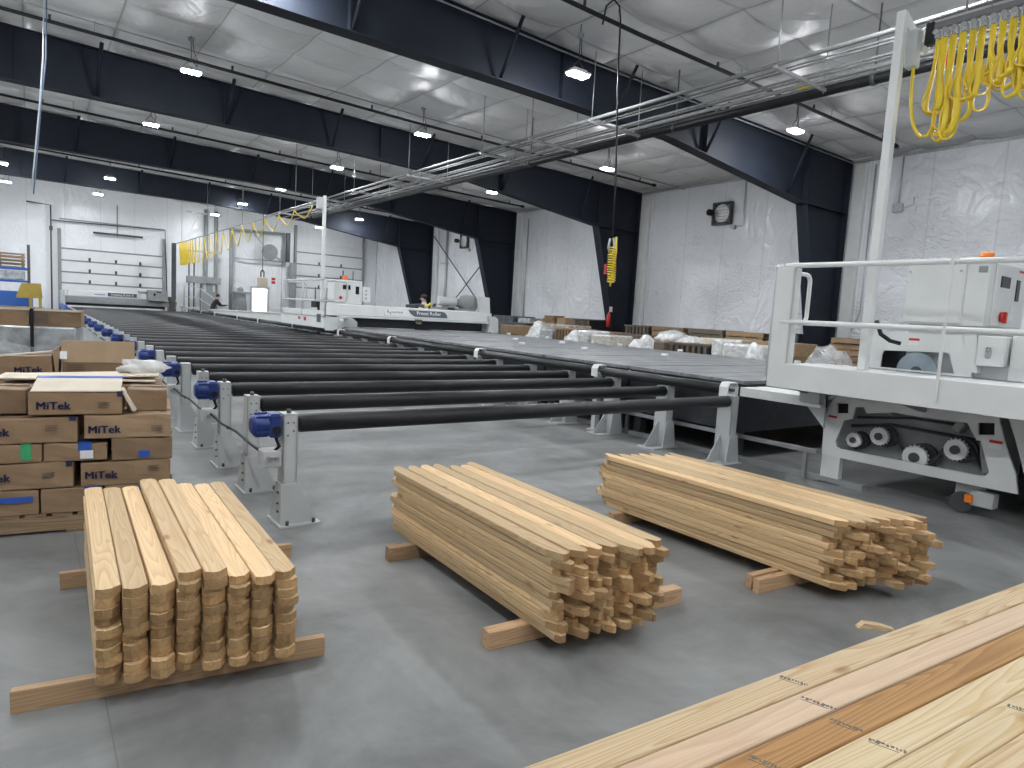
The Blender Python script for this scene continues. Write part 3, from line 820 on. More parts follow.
for (y, z, r) in SP:
    b = MB().use('paper'); b.lathe([(r * .98, 0), (r * .98, .05)], (7.04, y, z), 'X', 24)
    for k in range(18):
        a = k * 2 * PI / 18
        b.tube([(7.07, y + r * .95 * math.cos(a), z + r * .95 * math.sin(a)), (7.07, y + r * 1.1 * math.cos(a), z + r * 1.1 * math.sin(a))], .008, 4)
    s = b.obj('sprocket', g, True)
    b = MB().use('dark'); b.lathe([(r * .42, 0), (r * .42, .02)], (7.02, y, z), 'X', 16); b.obj('hub', s, True)
    b = MB().use('dark'); b.lathe([(r * 1.25, 0), (r * 1.25, .05)], (7.13, y - r * .28, z - .005), 'X', 20); b.obj('toothed_wheel', s, True)
b = MB().use('dark')
chain = [(3.52, .45), (3.411, .39), (3.26, .52), (3.2, .66), (3.07, .64), (2.95, .48), (2.87, .33), (2.72, .33), (2.62, .47), (2.5, .69), (2.36, .62), (2.24, .42)]
b.tube([(7.12, a, c) for a, c in chain], .016, 4)
b.tube([(7.16, 3.5, .62), (7.16, 3.1, .70), (7.16, 2.2, .68)], .016, 4)
b.tube([(7.16, 3.45, .72), (7.16, 2.9, .80), (7.16, 2.4, .80)], .012, 4); b.obj('chain', g, True)
b = MB().use('white'); b.box(6.93, 7.02, 3.47, 3.67, .012, .30, .004); b.box(6.9, 7.1, 3.45, 3.69, 0, .012); b.obj('leg', g, True)
b = MB().use('white'); b.box(6.93, 7.02, 1.15, 1.35, 0, .30, .004); b.obj('leg', g, True)
b = MB().use('dark'); b.lathe([(.09, -.03), (.1, -.02), (.1, .03), (.09, .04)], (7.05, 2.35, .1), 'X', 18); w = b.obj('wheel', g, True)
b = MB().use('grey'); b.box(6.98, 7.1, 2.08, 2.27, .1, .24, .01); b.box(7.06, 7.12, 2.2, 2.42, .1, .30); b.obj('wheel_bracket', w, True)
b = MB().use('orange'); b.box(6.96, 6.982, 2.24, 2.31, .12, .2, .008); b.obj('sensor', w, True)
b = MB().use('white'); b.prism([(1.86, .28), (1.0, .2), (1.0, 1.0), (2.08, 1.0), (1.98, .75), (1.88, .45)], 'X', 6.98, 7.25); b.obj('end_cover', g, True)
b = MB().use('white'); b.box(6.35, 6.37, .8, 3.92, 1.0, 1.26, .004); b.box(6.371, 7.3, .8, 3.899, 1.235, 1.254); b.box(6.371, 7.25, 3.9, 3.92, 1.0, 1.26)
deck = b.obj('platform', g, True)
b = MB().use('midgrey'); b.box(6.39, 7.2, .85, 3.88, 1.10, 1.232)
for y in (1.6, 2.7, 3.75): b.prism([(6.42, 1.0), (7.2, 1.0), (7.2, .9), (6.9, .9)], 'Y', y, y + .05)
b.obj('platform_frame', deck, True)
b = MB().use('grey'); b.prism([(3.62, .60), (3.90, .88), (3.90, .985), (3.62, .985)], 'X', 6.80, 6.84); b.prism([(6.66, .86), (6.84, .80), (6.84, .99), (6.66, .99)], 'Y', 3.62, 3.84); b.obj('corner_bracket', g, True)
b = MB().use('white'); b.box(6.70, 6.73, 3.62, 4.60, .81, .915, .004); b.box(6.73, 7.2, 3.64, 4.58, .89, .915); sd = b.obj('lead_in_plate', g, True)
b = MB().use('paper'); b.box(6.695, 6.701, 4.2, 4.34, .84, .89); b.obj('label', sd, True)
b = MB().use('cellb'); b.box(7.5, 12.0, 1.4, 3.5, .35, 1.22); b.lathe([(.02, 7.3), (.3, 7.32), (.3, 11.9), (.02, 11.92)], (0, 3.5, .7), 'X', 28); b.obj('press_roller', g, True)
b = MB().use('white'); b.box(12.0, 12.2, 1.0, 3.8, .1, 1.3, .01); b.box(12.0, 12.2, 1.0, 1.2, 0, .1); b.box(12, 12.2, 3.6, 3.8, 0, .1); b.obj('end_frame', g, True)
b = MB().use('white'); b.box(7.6, 12.0, 1.5, 3.2, 1.22, 1.24); b.obj('top_cover', g, True)
# hood with window and disc
hood = [(3.47, 1.262), (3.465, 1.60), (3.44, 1.64), (2.57, 1.655), (2.46, 1.30), (2.46, 1.262)]
hwin = [(3.289, 1.28), (3.288, 1.41), (3.27, 1.455), (2.69, 1.478), (2.665, 1.47), (2.60, 1.28)]
b = MB().use('white'); b.mesh_from(plate2d([hood, hwin], .02), Matrix.Translation((7.2, 0, 0)) @ YZ)
b.box(7.2, 7.75, 2.57, 3.44, 1.63, 1.65); b.box(7.21, 7.75, 3.44, 3.46, 1.26, 1.64); b.box(7.21, 7.75, 2.46, 2.5, 1.26, 1.6)
b.prism([(2.55, 1.65), (2.46, 1.31), (2.40, 1.31), (2.44, 1.66)], 'X', 7.15, 7.5)
hd = b.obj('hood', g, True)
b = MB().use('white'); b.box(7.22, 7.7, 1.75, 2.18, 1.258, 1.72, .008); b.obj('side_cover', g, True)
b = MB().use('dark'); b.box(7.42, 7.44, 2.5, 3.44, 1.262, 1.62); b.obj('guard_interior', hd, True)
b = MB().use('disc'); b.lathe([(.19, 0), (.19, .012)], (7.215, 2.95, 1.27), 'X', 40); b.obj('saw_disc', hd, True)
b = MB().use('dark'); b.lathe([(.05, 0), (.05, .01)], (7.204, 2.95, 1.27), 'X', 20); b.obj('disc_hub', hd, True)
b = MB().use('paper'); b.box(7.185, 7.19, 2.94, 3.04, 1.53, 1.60); b.obj('warning_label', hd, True)
b = MB().use('red'); b.box(7.182, 7.185, 2.94, 3.04, 1.575, 1.598); b.obj('warning_stripe', hd, True)
b = MB().use('white'); b.box(7.12, 7.4, 2.20, 2.42, 1.38, 1.66, .01); bx = b.obj('latch_box', g, True)
b = MB().use('steel'); b.box(7.10, 7.125, 2.30, 2.34, 1.45, 1.52, .008); b.tube([(7.11, 2.30, 1.51), (7.11, 2.305, 1.55), (7.11, 2.335, 1.55), (7.11, 2.34, 1.51)], .007, 6); b.obj('padlock', bx, True)
b = MB().use('grey'); b.box(7.25, 7.7, 2.1, 2.46, 1.26, 1.39); b.box(7.3, 8.3, 2.5, 3.1, 1.25, 1.75); b.box(7.3, 8.6, 1.2, 2.4, 1.262, 1.6, .02); b.obj('cabinet_stand', g, True)
# control cabinet
b = MB().use('white'); b.prism([(7.2, 2.595), (7.27, 2.441), (8.25, 2.441), (8.25, 3.12), (7.2, 3.12)], 'Z', 1.745, 2.36)
cb = b.obj('control_cabinet', g, True)
b = MB().use('white'); b.box(7.17, 7.198, 2.61, 3.115, 1.76, 2.345, .008); b.box(7.15, 7.3, 2.56, 3.12, 2.345, 2.365); dr = b.obj('cabinet_door', cb, True)
b = MB().use('steel'); b.lathe([(.012, -.01), (.012, 0)], (7.17, 3.09, 2.26), 'X', 8); b.lathe([(.012, -.01), (.012, 0)], (7.17, 2.64, 2.26), 'X', 8); b.obj('screw', dr, True)
b = MB().use('white'); b.box(7.40, 8.22, 2.425, 2.440, 1.755, 2.35, .006); fd = b.obj('cabinet_door', cb, True)
b = MB().use('glassdark'); b.box(7.52, 7.75, 2.415, 2.427, 2.13, 2.24, .004); b.obj('screen', fd, True)
b = MB().use('glassdark'); b.box(7.93, 8.02, 2.415, 2.427, 2.02, 2.23, .004); b.obj('vent_slot', fd, True)
b = MB().use('midgrey'); b.box(7.235, 7.29, 2.46, 2.53, 2.25, 2.31, .004, ('Z', .4)); b.obj('nameplate', cb, True)
b = MB().use('red'); b.lathe([(.05, -.03), (.05, 0)], (7.62, 2.42, 1.85), 'Y', 14); b.box(7.60, 7.64, 2.37, 2.40, 1.79, 1.9, .006); b.obj('isolator_switch', fd, True)
b = MB().use('paper'); b.box(7.84, 7.95, 2.421, 2.426, 1.92, 1.97); b.box(7.84, 7.96, 2.421, 2.426, 1.83, 1.9); b.box(7.96, 8.1, 2.421, 2.426, 2.28, 2.32); b.obj('label', fd, True)
b = MB().use('red'); b.box(7.96, 8.1, 2.418, 2.421, 2.305, 2.325); b.obj('label_stripe', fd, True)
b = MB().use('orange'); b.lathe([(.062, 0), (.062, .08), (.055, .09)], (7.62, 2.6, 2.385), 'Z', 18); bc = b.obj('beacon', g, True)
b = MB().use('dark'); b.lathe([(.066, 0), (.066, .025)], (7.62, 2.6, 2.36), 'Z', 18); b.obj('beacon_base', bc, True)
# railing
def arc(c, r, a0, a1, n, f):
    return [f(c[0] + r * math.cos(a0 + (a1 - a0) * i / n), c[1] + r * math.sin(a0 + (a1 - a0) * i / n)) for i in range(n + 1)]
b = MB().use('white')
b.tube([(6.38, 3.97, 2.27), (6.38, .8, 2.27)], .026, 12); b.tube([(6.38, 3.97, 1.69), (6.38, .8, 1.69)], .026, 12)
hr = b.obj('handrail', g, True)
b = MB().use('white'); b.box(6.36, 6.40, 3.86, 4.06, 1.0, 2.27, .006); b.box(6.36, 6.5, 3.86, 3.88, 1.0, 2.25, .004); b.box(6.36, 6.5, 4.04, 4.06, 1.0, 2.25, .004); b.obj('rail_post', hr, True)
b = MB().use('white'); b.box(6.336, 6.345, 2.40, 2.425, 1.06, 2.32); b.lathe([(.03, -.035), (.03, .035)], (6.37, 2.41, 2.27), 'Y', 12); b.obj('rail_post', hr, True)
b = MB().use('white')
f = lambda a, c: (a, 3.90, c)
lp = [(6.45, 3.90, 2.2)] + arc((6.66, 2.12), .08, PI / 2, 0, 5, f) + arc((6.66, 1.77), .08, 0, -PI / 2, 5, f) + [(6.45, 3.90, 1.69)]
b.tube(lp, .022, 10)
b.tube([(6.38, 4.02, 2.27), (6.40, 4.08, 2.26), (6.44, 4.10, 2.2), (6.44, 4.1, 1.1)], .024, 10); b.obj('rail_loop', hr, True)
# festoon mast
b = MB().use('white'); b.box(6.60, 6.68, 3.16, 3.24, 1.26, 4.62, .006); ms = b.obj('mast', g, True)
b = MB().use('white'); b.prism([(6.68, 4.62), (6.95, 4.50), (6.95, 4.42), (6.68, 4.5)], 'Y', 3.17, 3.2); b.obj('mast_arm', ms, True)
b = MB().use('grey'); b.box(6.69, 6.80, 3.07, 3.17, 4.12, 4.46, .01); b.obj('junction_box', ms, True)
b = MB().use('paper'); b.tube([(6.84, 3.12, 4.48), (6.90, 3.10, 4.46), (6.92, 3.08, 4.36), (6.86, 3.06, 4.3), (6.80, 3.05, 4.34)], .03, 8); b.obj('conduit_elbow', ms, True)
b = MB().use('black'); b.tube([(6.70, 3.15, 1.75), (6.71, 3.1, 1.62), (6.74, 3.02, 1.56), (6.80, 2.95, 1.54)], .022, 6); b.tube([(6.69, 3.2, 3.2), (6.70, 3.18, 1.75)], .01, 6); b.obj('mast_cable', ms, True)

# near festoon
fz = thing('festoon_cable', (6.75, 2.4, 4.4), 'bunched yellow festoon cable loops hanging from a trolley track at upper right', 'cable')
b = MB().use('galv'); b.use('rackgrey').box(6.705, 6.755, -3, 2.98, 4.41, 4.46); b.obj('trolley_track', fz, True)
for y in (2.7, .8, -1.2):
    b = MB().use('steel'); b.tube([(6.73, y, 4.5), (6.73, y, roof(6.7))], .01, 5); b.obj('hanger_rod', fz, True)
b = MB().use('black'); b.box(6.69, 6.77, 2.94, 3.01, 4.28, 4.48, .01); b.obj('end_stop', fz, True)
FR = random.Random(5)
ny = 26
for i in range(ny):
    y = 2.92 - i * .075
    b = MB().use('chrome'); b.box(6.70, 6.76, y - .03, y + .015, 4.31, 4.385, .008); b.lathe([(.024, -.04), (.024, .04)], (6.73, y, 4.375), 'X', 10); b.lathe([(.012, -.045), (.012, .045)], (6.73, y - .015, 4.33), 'X', 8)
    b.obj('trolley', fz, True)
    if i == ny - 1: break
    b = MB().use('yellow')
    for q in range(3):
        ln = (.93 if i in (1, 2) else FR.uniform(.52, .78)) - q * .05
        wd = FR.uniform(.09, .17); an = FR.uniform(-.7, .7); dx = FR.uniform(-.03, .03)
        pp = []
        for k in range(25):
            u = k / 24
            s_ = math.sin(PI * u)
            side = (-math.cos(PI * u)) * (.03 + wd * math.sin(PI * u) ** 2 * 1.1)
            pp.append((6.73 + dx * s_ + side * math.sin(an) * s_, y - .037 - side * math.cos(an), 4.33 - ln * s_ ** .55 if s_ > 0 else 4.33))
        b.tube(pp, .026, 6, True, .3)
    b.obj('cable_loop', fz, True)
b = MB().use('yellow'); b.tube([(6.745, 3.1, 4.118), (6.75, 3.1, 3.98), (6.745, 3.085, 3.8), (6.74, 3.06, 3.66), (6.73, 3.03, 3.57), (6.725, 2.99, 3.5), (6.72, 2.95, 3.46), (6.72, 2.9, 3.46), (6.73, 2.87, 3.52), (6.73, 2.86, 3.65), (6.73, 2.88, 4.3)], .015, 8); b.obj('cable_tail', fz, True)

# ------------------------------------------------------------------ far press gantry with signs
G2 = 17.5
g = thing('press_gantry', (9.4, 18.3, 0), 'white roller press machine with slate lettered sign across the far end of the tables', 'machine')
b = MB().use('white')
b.prism([(G2 + .10, 1.30), (G2 + .08, 1.33), (G2 + .16, 1.60), (G2 + .3, 1.63), (G2 + 1.3, 1.63), (G2 + 1.3, 1.30)], 'X', 6.85, 11.85)
b.box(6.85, 11.85, G2, G2 + .1, 1.26, 1.31, .01)
bm_ = b.obj('beam_cover', g, True)
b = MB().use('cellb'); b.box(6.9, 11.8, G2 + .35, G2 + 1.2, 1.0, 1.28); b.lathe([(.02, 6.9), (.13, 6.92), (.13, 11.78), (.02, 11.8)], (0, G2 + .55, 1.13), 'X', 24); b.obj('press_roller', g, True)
TL = Matrix.Translation((0, G2 + .1, 1.475)) @ Matrix.Rotation(-.29, 4, 'X')
b = MB().use('paper'); b.mesh_from(plate2d([[(8.27, -.10), (9.12, -.10), (9.0, .09), (8.27, .09)]], .008), Matrix.Translation((0, G2 + .11, 1.475)) @ Matrix.Rotation(-.29, 4, 'X') @ XZ); lg = b.obj('name_plate', bm_, True)
b = MB().use('midgrey')
xx = 8.36
for (w_, h_, dz) in ((.05, .09, .02), (.045, .07, -.03), (.03, .05, 0), (.05, .05, 0), (.05, .05, 0), (.03, .06, .01), (.05, .05, 0), (.05, .05, 0)):
    b.mesh_from(plate2d([[(xx, dz - h_ / 2), (xx + w_, dz - h_ / 2), (xx + w_ * .8, dz + h_ / 2), (xx + w_ * .1, dz + h_ / 2)]], .004), Matrix.Translation((0, G2 + .105, 1.475)) @ Matrix.Rotation(-.29, 4, 'X') @ XZ); xx += w_ + .02
b.obj('logo_marks', lg, True)
b = MB().use('sign'); b.mesh_from(plate2d([[(9.05, .09), (9.12, -.02), (9.24, -.10), (10.36, -.10), (10.34, 0), (10.28, .07), (10.18, .09)]], .008), Matrix.Translation((0, G2 + .108, 1.475)) @ Matrix.Rotation(-.29, 4, 'X') @ XZ); sg = b.obj('sign_panel', bm_, True)
b = MB().use('paper'); b.mesh_from(text_mesh('Preset Roller', .155, .002), Matrix.Translation((9.72, G2 + .096, 1.48)) @ Matrix.Rotation(-.29, 4, 'X') @ FACE_Y); b.obj('sign_lettering', sg, True)
b = MB().use('dark'); b.box(9.2, 9.44, G2 - .03, G2, 1.19, 1.30, .01); sn = b.obj('sensor', g, True)
b = MB().use('ochre'); b.box(9.24, 9.40, G2 - .035, G2 - .03, 1.17, 1.20); b.obj('sensor_label', sn, True)
b = MB().use('white')
b.prism([(11.82, .985), (12.22, .985), (12.18, 1.42), (12.08, 1.5), (11.92, 1.5), (11.9, 1.42)], 'Y', G2 - .02, G2 + 1.4)
b.prism([(11.75, 1.5), (12.08, 1.5), (12.02, 2.1), (11.60, 2.12), (11.66, 1.6)], 'Y', G2 + .3, G2 + .42)
b.box(11.86, 11.9, G2 - .04, G2, 1.0, 1.6); b.obj('end_tower', g, True)
b = MB().use('grey'); b.lathe([(.10, 10.35), (.14, 10.4), (.14, 10.9), (.16, 10.92), (.16, 10.96)], (0, G2 + .7, 1.9), 'X', 18); b.obj('drive_motor', g, True)
b = MB().use('midgrey'); b.lathe([(.12, 10.96), (.14, 11.2), (.24, 11.22), (.27, 11.35), (.27, 11.66)], (0, G2 + .7, 1.88), 'X', 20); b.box(10.2, 11.6, G2 + .5, G2 + .9, 1.63, 1.70); b.box(10.6, 10.85, G2 + .5, G2 + .9, 1.63, 1.78); b.obj('gearbox', g, True)
b = MB().use('yellow'); b.tube([(10.0, G2 + .9, 1.68), (10.08, G2 + .8, 1.75), (10.14, G2 + .8, 1.80), (10.22, G2 + .85, 1.76)], .035, 8); b.obj('air_hose', g, True)
b = MB().use('dark'); b.tube([(9.4, G2 + 1, 1.68), (9.8, G2 + .9, 1.73), (10.0, G2 + .95, 1.70)], .05, 8); b.tube([(10.25, G2 + .8, 1.66), (10.3, G2 + .8, 1.8)], .05, 6); b.obj('cable_bundle', g, True)
# left end truck, platform, railing
b = MB().use('white'); b.box(6.35, 6.38, 17.2, 20.9, .95, 1.42, .005); b.box(6.35, 7.1, 17.2, 20.9, 1.24, 1.26); b.box(6.38, 6.85, 17.2, 17.23, .9, 1.25); pf = b.obj('platform', g, True)
b = MB().use('grey'); b.prism([(17.1, .99), (17.1, 1.18), (17.25, 1.26), (18.8, 1.26), (18.8, .99)], 'X', 6.75, 6.86); b.prism([(6.55, 1.0), (7.35, .99), (7.35, 1.15), (7.2, 1.26), (6.55, 1.26)], 'Y', G2 - .15, G2 - .1); b.obj('end_truck', g, True)
b = MB().use('red'); b.box(6.343, 6.349, 19.1, 19.3, 1.12, 1.2); b.box(6.343, 6.349, 18.6, 18.8, 1.1, 1.2); b.obj('label', pf, True)
b = MB().use('sign'); b.box(6.343, 6.349, 17.45, 17.75, 1.1, 1.32); b.obj('notice_plate', pf, True)
b = MB().use('grey')
b.tube([(6.37, 20.8, 2.25), (6.37, 17.2, 2.25)], .028, 8); b.tube([(6.37, 20.8, 1.68), (6.37, 17.2, 1.68)], .028, 8)
for y in (20.8, 19.0, 17.2): b.tube([(6.37, y, 1.25), (6.37, y, 2.25)], .03, 8)
f = lambda a, c: (a, 17.2, c)
b.tube([(6.37, 17.2, 2.22)] + arc((6.85, 2.10), .12, PI / 2, 0, 5, f) + arc((6.85, 1.80), .12, 0, -PI / 2, 5, f) + [(6.37, 17.2, 1.68)], .026, 8)
f = lambda a, c: (a, 20.8, c)
b.tube([(6.37, 20.8, 2.22)] + arc((6.95, 2.10), .12, PI / 2, 0, 5, f) + arc((6.95, 1.80), .12, 0, -PI / 2, 5, f) + [(6.37, 20.8, 1.68)], .026, 8)
b.obj('railing', g, True)
b = MB().use('white'); b.box(6.9, 7.72, 17.95, 18.5, 1.63, 2.30, .01); cb = b.obj('control_cabinet', g, True)
b = MB().use('glassdark'); b.box(7.14, 7.36, 17.93, 17.95, 2.04, 2.16); b.obj('screen', cb, True)
b = MB().use('glassdark'); b.box(7.52, 7.62, 17.93, 17.95, 1.92, 2.14); b.obj('vent_slot', cb, True)
b = MB().use('red'); b.lathe([(.045, -.03), (.045, 0)], (7.08, 17.95, 1.80), 'Y', 10); b.obj('isolator_switch', cb, True)
b = MB().use('paper'); b.box(7.75, 7.98, 18.0, 18.2, 1.72, 2.15, .01); pb = b.obj('push_button_box', g, True)
b = MB().use('midgrey')
for z in (1.82, 1.93, 2.04): b.lathe([(.025, -.02), (.025, 0)], (7.86, 18.0, z), 'Y', 8)
b.obj('button', pb, True)
b = MB().use('orange'); b.lathe([(.07, 2.3), (.07, 2.42)], (7.30, 18.2, 0), 'Z', 12); b.obj('beacon', g, True)
b = MB().use('white'); b.box(6.36, 6.44, 17.5, 17.58, 1.26, 4.45, .005); ms = b.obj('mast', g, True)
b = MB().use('grey'); b.box(6.2, 6.36, 17.5, 17.62, 4.1, 4.4, .01); b.obj('junction_box', ms, True)

fz = thing('festoon_cable', (6.42, 28, 4.2), 'stretched yellow zigzag festoon cable hanging above the far rollers', 'cable')
b = MB().use('midgrey'); b.box(6.405, 6.435, 18.4, 39.5, 4.31, 4.34)
for y in (20, 26, 32, 38): b.tube([(6.42, y, 4.34), (6.42, y, roof(6.4) - .08)], .01, 5)
b.obj('trolley_track', fz, True)
ys = [18.5, 20.1, 21.6, 23.1, 24.6, 26.1, 27.6, 29.0, 30.3, 31.5, 32.6, 33.6, 34.5, 35.2, 35.8, 36.3, 36.7, 37.0, 37.3, 37.55, 37.8, 38.0, 38.2, 38.4, 38.6]
for i in range(len(ys) - 1):
    a, c = ys[i], ys[i + 1]; ln = .28 + .85 * min(1, i / 10)
    b = MB().use('yellow')
    pp = []
    for k in range(13):
        u = k / 12; pp.append((6.42 + .05 * math.sin(PI * u), a + (c - a) * (u + .06 * math.sin(2 * PI * u)), 4.30 - ln * math.sin(PI * u) ** .8 if 0 < u < 1 else 4.30))
    b.tube(pp, .018 if i < 12 else .022, 5); b.obj('cable_loop', fz, True)

# ------------------------------------------------------------------ finishing roller at the end of the line
g = thing('finishing_roller', (3.5, 37.3, 0), 'low grey roller machine with dark sign crossing the far end of the conveyor', 'machine')
b = MB().use('midgrey'); b.box(1.35, 5.75, 37.2, 37.9, .98, 1.30, .02); bm_ = b.obj('beam_cover', g, True)
b = MB().use('white'); b.box(1.5, 4.5, 37.4, 37.8, 1.30, 1.58, .02); b.obj('upper_cover', bm_, True)
b = MB().use('black'); b.lathe([(.03, 1.4), (.07, 1.42), (.07, 5.5), (.03, 5.55)], (0, 37.3, .93), 'X', 16); b.obj('press_roller', g, True)
b = MB().use('sign'); b.box(3.1, 4.32, 37.37, 37.395, 1.36, 1.53, .004); sg = b.obj('sign_panel', bm_, True)
b = MB().use('paper'); b.mesh_from(text_mesh('Finishing Roller II', .135, .001), Matrix.Translation((3.71, 37.366, 1.445)) @ FACE_Y); b.obj('sign_lettering', sg, True)
b = MB().use('rackblue'); b.box(2.55, 3.0, 37.395, 37.398, 1.40, 1.43); b.obj('brand_stripe', bm_, True)
b = MB().use('midgrey'); b.box(4.75, 5.6, 36.8, 37.5, 1.25, 1.78, .01); cb = b.obj('control_cabinet', g, True)
b = MB().use('glassdark'); b.box(4.98, 5.06, 36.78, 36.8, 1.5, 1.62); b.box(5.1, 5.3, 36.78, 36.8, 1.68, 1.72); b.obj('screen', cb, True)
b = MB().use('grey'); b.lathe([(.1, 4.35), (.13, 4.4), (.13, 4.75)], (0, 37.2, 1.70), 'X', 14); b.obj('drive_motor', g, True)
for x, w_ in ((1.2, .18), (5.75, .2)):
    b = MB().use('grey' if x < 2 else 'dark'); b.box(x, x + w_, 37.1, 37.9, 0, 1.55 if x < 2 else 1.5, .01); b.obj('end_post', g, True)
b = MB().use('ochre'); b.tube([(6.0, 37.3, .9), (6.05, 37.2, 1.2), (6.0, 37.3, 1.35)], .04, 6); b.obj('air_hose', g, True)
for y0, y1 in ((30.2, 36.6),):
    b = MB().use('rackblue'); b.box(1.12, 1.2, y0, y1, .78, .98); b.box(1.12, 1.2, y0 + .5, y0 + .6, 0, .78); b.box(1.12, 1.2, y1 - .6, y1 - .5, 0, .78)
    b.top('blue_guide_rail', (1.16, 33, 0), 'blue guide rail beside the far left end of the roller line', 'rail')
b = MB().use('dark'); b.box(6.1, 6.3, 38.8, 39.0, 0, 4.3, .01)
b.top('black_post', (6.2, 38.9, 0), 'tall black post at the far end under the yellow cable loops', 'post')
# ------------------------------------------------------------------ lumber stacks
def board_mesh(L, fl, fr, bl, br, w=.0865, t=.0354):
    """flat 2x4 with its ends sawn to points; fl.. = (depth, width) of the four corner cuts"""
    h = w / 2
    poly = []
    def corner(sx, y, sy, cut):
        d, a = cut
        if a < .002: return [(sx * h, y)]
        p = [(sx * h, y - sy * d), (sx * (h - a), y)]
        return p
    poly += corner(-1, -L / 2, -1, fl)
    poly += corner(1, -L / 2, -1, fr)[::-1]
    poly += corner(1, L / 2, 1, br)
    poly += corner(-1, L / 2, 1, bl)[::-1]
    b = MB().use('woodA'); b.use('woodE'); b.use('woodA')
    b.prism(poly, 'Z', 0, t)
    le = [e for e in b.bm.edges if abs((e.verts[0].co - e.verts[1].co).normalized().y) > .98]
    q = bmesh.ops.bevel(b.bm, geom=le, offset=.0036, segments=1, affect='EDGES', profile=.5); b._fin(q['faces'])
    b.bm.normal_update()
    for f in b.bm.faces:
        if abs(f.normal.y) > .35 and abs(f.normal.z) < .3: f.material_index = 1
    me = bpy.data.meshes.new('board'); b.bm.to_mesh(me); b.bm.free()
    for m in b.mats: me.materials.append(m)
    return me
LR = random.Random(21)
def cut(lo, hi, a0, a1): return (LR.uniform(lo, hi), LR.uniform(a0, a1))
V1 = [board_mesh(1.58, cut(.012, .03, .022, .032), cut(.02, .045, .026, .038), cut(.02, .04, .02, .03), cut(.02, .04, .02, .03)) for _ in range(10)]
def scarf(L, n):
    out = []
    for i in range(n):
        a, c = cut(.05, .11, .035, .05), cut(.015, .045, .012, .03)
        if i % 2: a, c = c, a
        d, e = cut(.04, .09, .03, .05), cut(.01, .03, .01, .02)
        out.append(board_mesh(L, a, c, d, e))
    return out
V2 = scarf(1.86, 12)
V3 = scarf(2.0, 12)
def stack(V, L, x0, y0, ncol, heights, dx, dy, rz, jit, name, jx=.003):
    """x0,y0: front left corner of the bottom layer; dx,dy: step from column to column"""
    s, c = math.sin(-rz), math.cos(rz)
    for j in range(ncol):
        n = heights[j]
        for k in range(n):
            me = LR.choice(V)
            o = bpy.data.objects.new('lumber_board', me); COL.objects.link(o)
            fy = y0 + dy * j + LR.uniform(-jit, jit); fx = x0 + dx * j + .046 + LR.uniform(-jx, jx)
            o.location = (fx + s * L / 2, fy + c * L / 2, .0895 + .0379 * k)
            o.rotation_euler.z = rz + LR.uniform(-.002, .002)
            pos = 'topmost' if k == n - 1 else 'lowest' if k == 0 else '%s from top' % nth(n - 1 - k)
            tag(o, 'pale pointed board, %s in %s column from left, %s lumber stack' % (pos, nth(j), name), 'lumber board', '%s lumber stack boards' % name)
stack(V1, 1.58, .185, 2.825, 8, [10, 10, 10, 11, 11, 10, 10, 10], .0918, -.019, math.radians(-1.9), .022, 'left')
stack(V2, 1.86, 1.965, 2.205, 7, [11, 11, 11, 11, 11, 11, 11], .0925, -.014, math.radians(-1.2), .05, 'middle', .007)
stack(V3, 2.0, 3.83, 1.87, 7, [11] * 7, .0930, -.045, math.radians(1.0), .06, 'right', .008)
def dunnage(p0, p1, label, t=.038, h=.089):
    p0, p1 = Vector((p0[0], p0[1], 0)), Vector((p1[0], p1[1], 0)); d = p1 - p0
    b = MB().use('woodT'); b.box(-d.length / 2, d.length / 2, -t / 2, t / 2, 0, h, .002)
    b.top('dunnage_timber', (p0 + p1) / 2, label, 'timber', 'bearer timbers', math.atan2(d.y, d.x), False)
dunnage((-.075, 2.96), (1.075, 2.80), 'long bearer timber on edge under the front of the left lumber stack')
dunnage((.114, 4.13), (1.316, 4.03), 'bearer timber on edge under the back of the left lumber stack')
dunnage((1.75, 2.47), (3.03, 2.37), 'bearer timber under the front of the middle lumber stack', .07)
dunnage((1.82, 3.70), (3.0, 3.62), 'bearer timber under the back of the middle lumber stack', .07)
dunnage((3.55, 2.20), (4.62, 2.10), 'bearer timber under the front of the right lumber stack', .045)
dunnage((3.58, 2.27), (4.64, 2.17), 'second bearer timber behind the front one, right lumber stack', .045)
dunnage((3.70, 3.60), (4.6, 3.52), 'bearer timber under the back of the right lumber stack', .07)
b = MB().use('woodX'); b.prism([(-.09, 0), (.05, 0), (.10, .012), (.02, .03), (-.06, .032)], 'Y', -.02, .02)
b.top('wood_offcut', (3.73, 1.58, 0), 'small wood offcut lying on the bare floor beyond the foreground boards', 'offcut', None, -.75, False)

# foreground bundle, boards running across
HD = math.radians(-4.48)
ca, sa = math.cos(HD), math.sin(HD)
edges = [1.011, .922, .826, .733, .642, .552, .462, .372, .282]
FB = ['woodX', 'woodP', 'woodO', 'woodY', 'woodY', 'woodX', 'woodP', 'woodX']
FN = ['pale yellow knotty board', 'pinkish clear board', 'dark orange brown board', 'pale yellow streaky board', 'cream board', 'pale board', 'pinkish board', 'pale board']
L = 4.3
STP = {0: [(1.665, .94)], 1: [(1.62, .848)], 2: [(1.59, .752), (1.29, .782)], 3: [(1.595, .664)], 4: [(2.08, .55)]}
def stamp(b, px, py, z, seed, n=9):
    q = random.Random(seed); x = 0
    for i in range(n):
        w = q.uniform(.003, .009); hh = q.uniform(.004, .013)
        b.box(px + x, px + x + w, py - hh / 2 + q.uniform(-.004, .004), py + hh / 2, z, z + .0006, 0, ('Z', q.uniform(-.4, .4))); x += w + q.uniform(.001, .004)
    b.box(px, px + x * .8, py - .014, py - .0125, z, z + .0006)
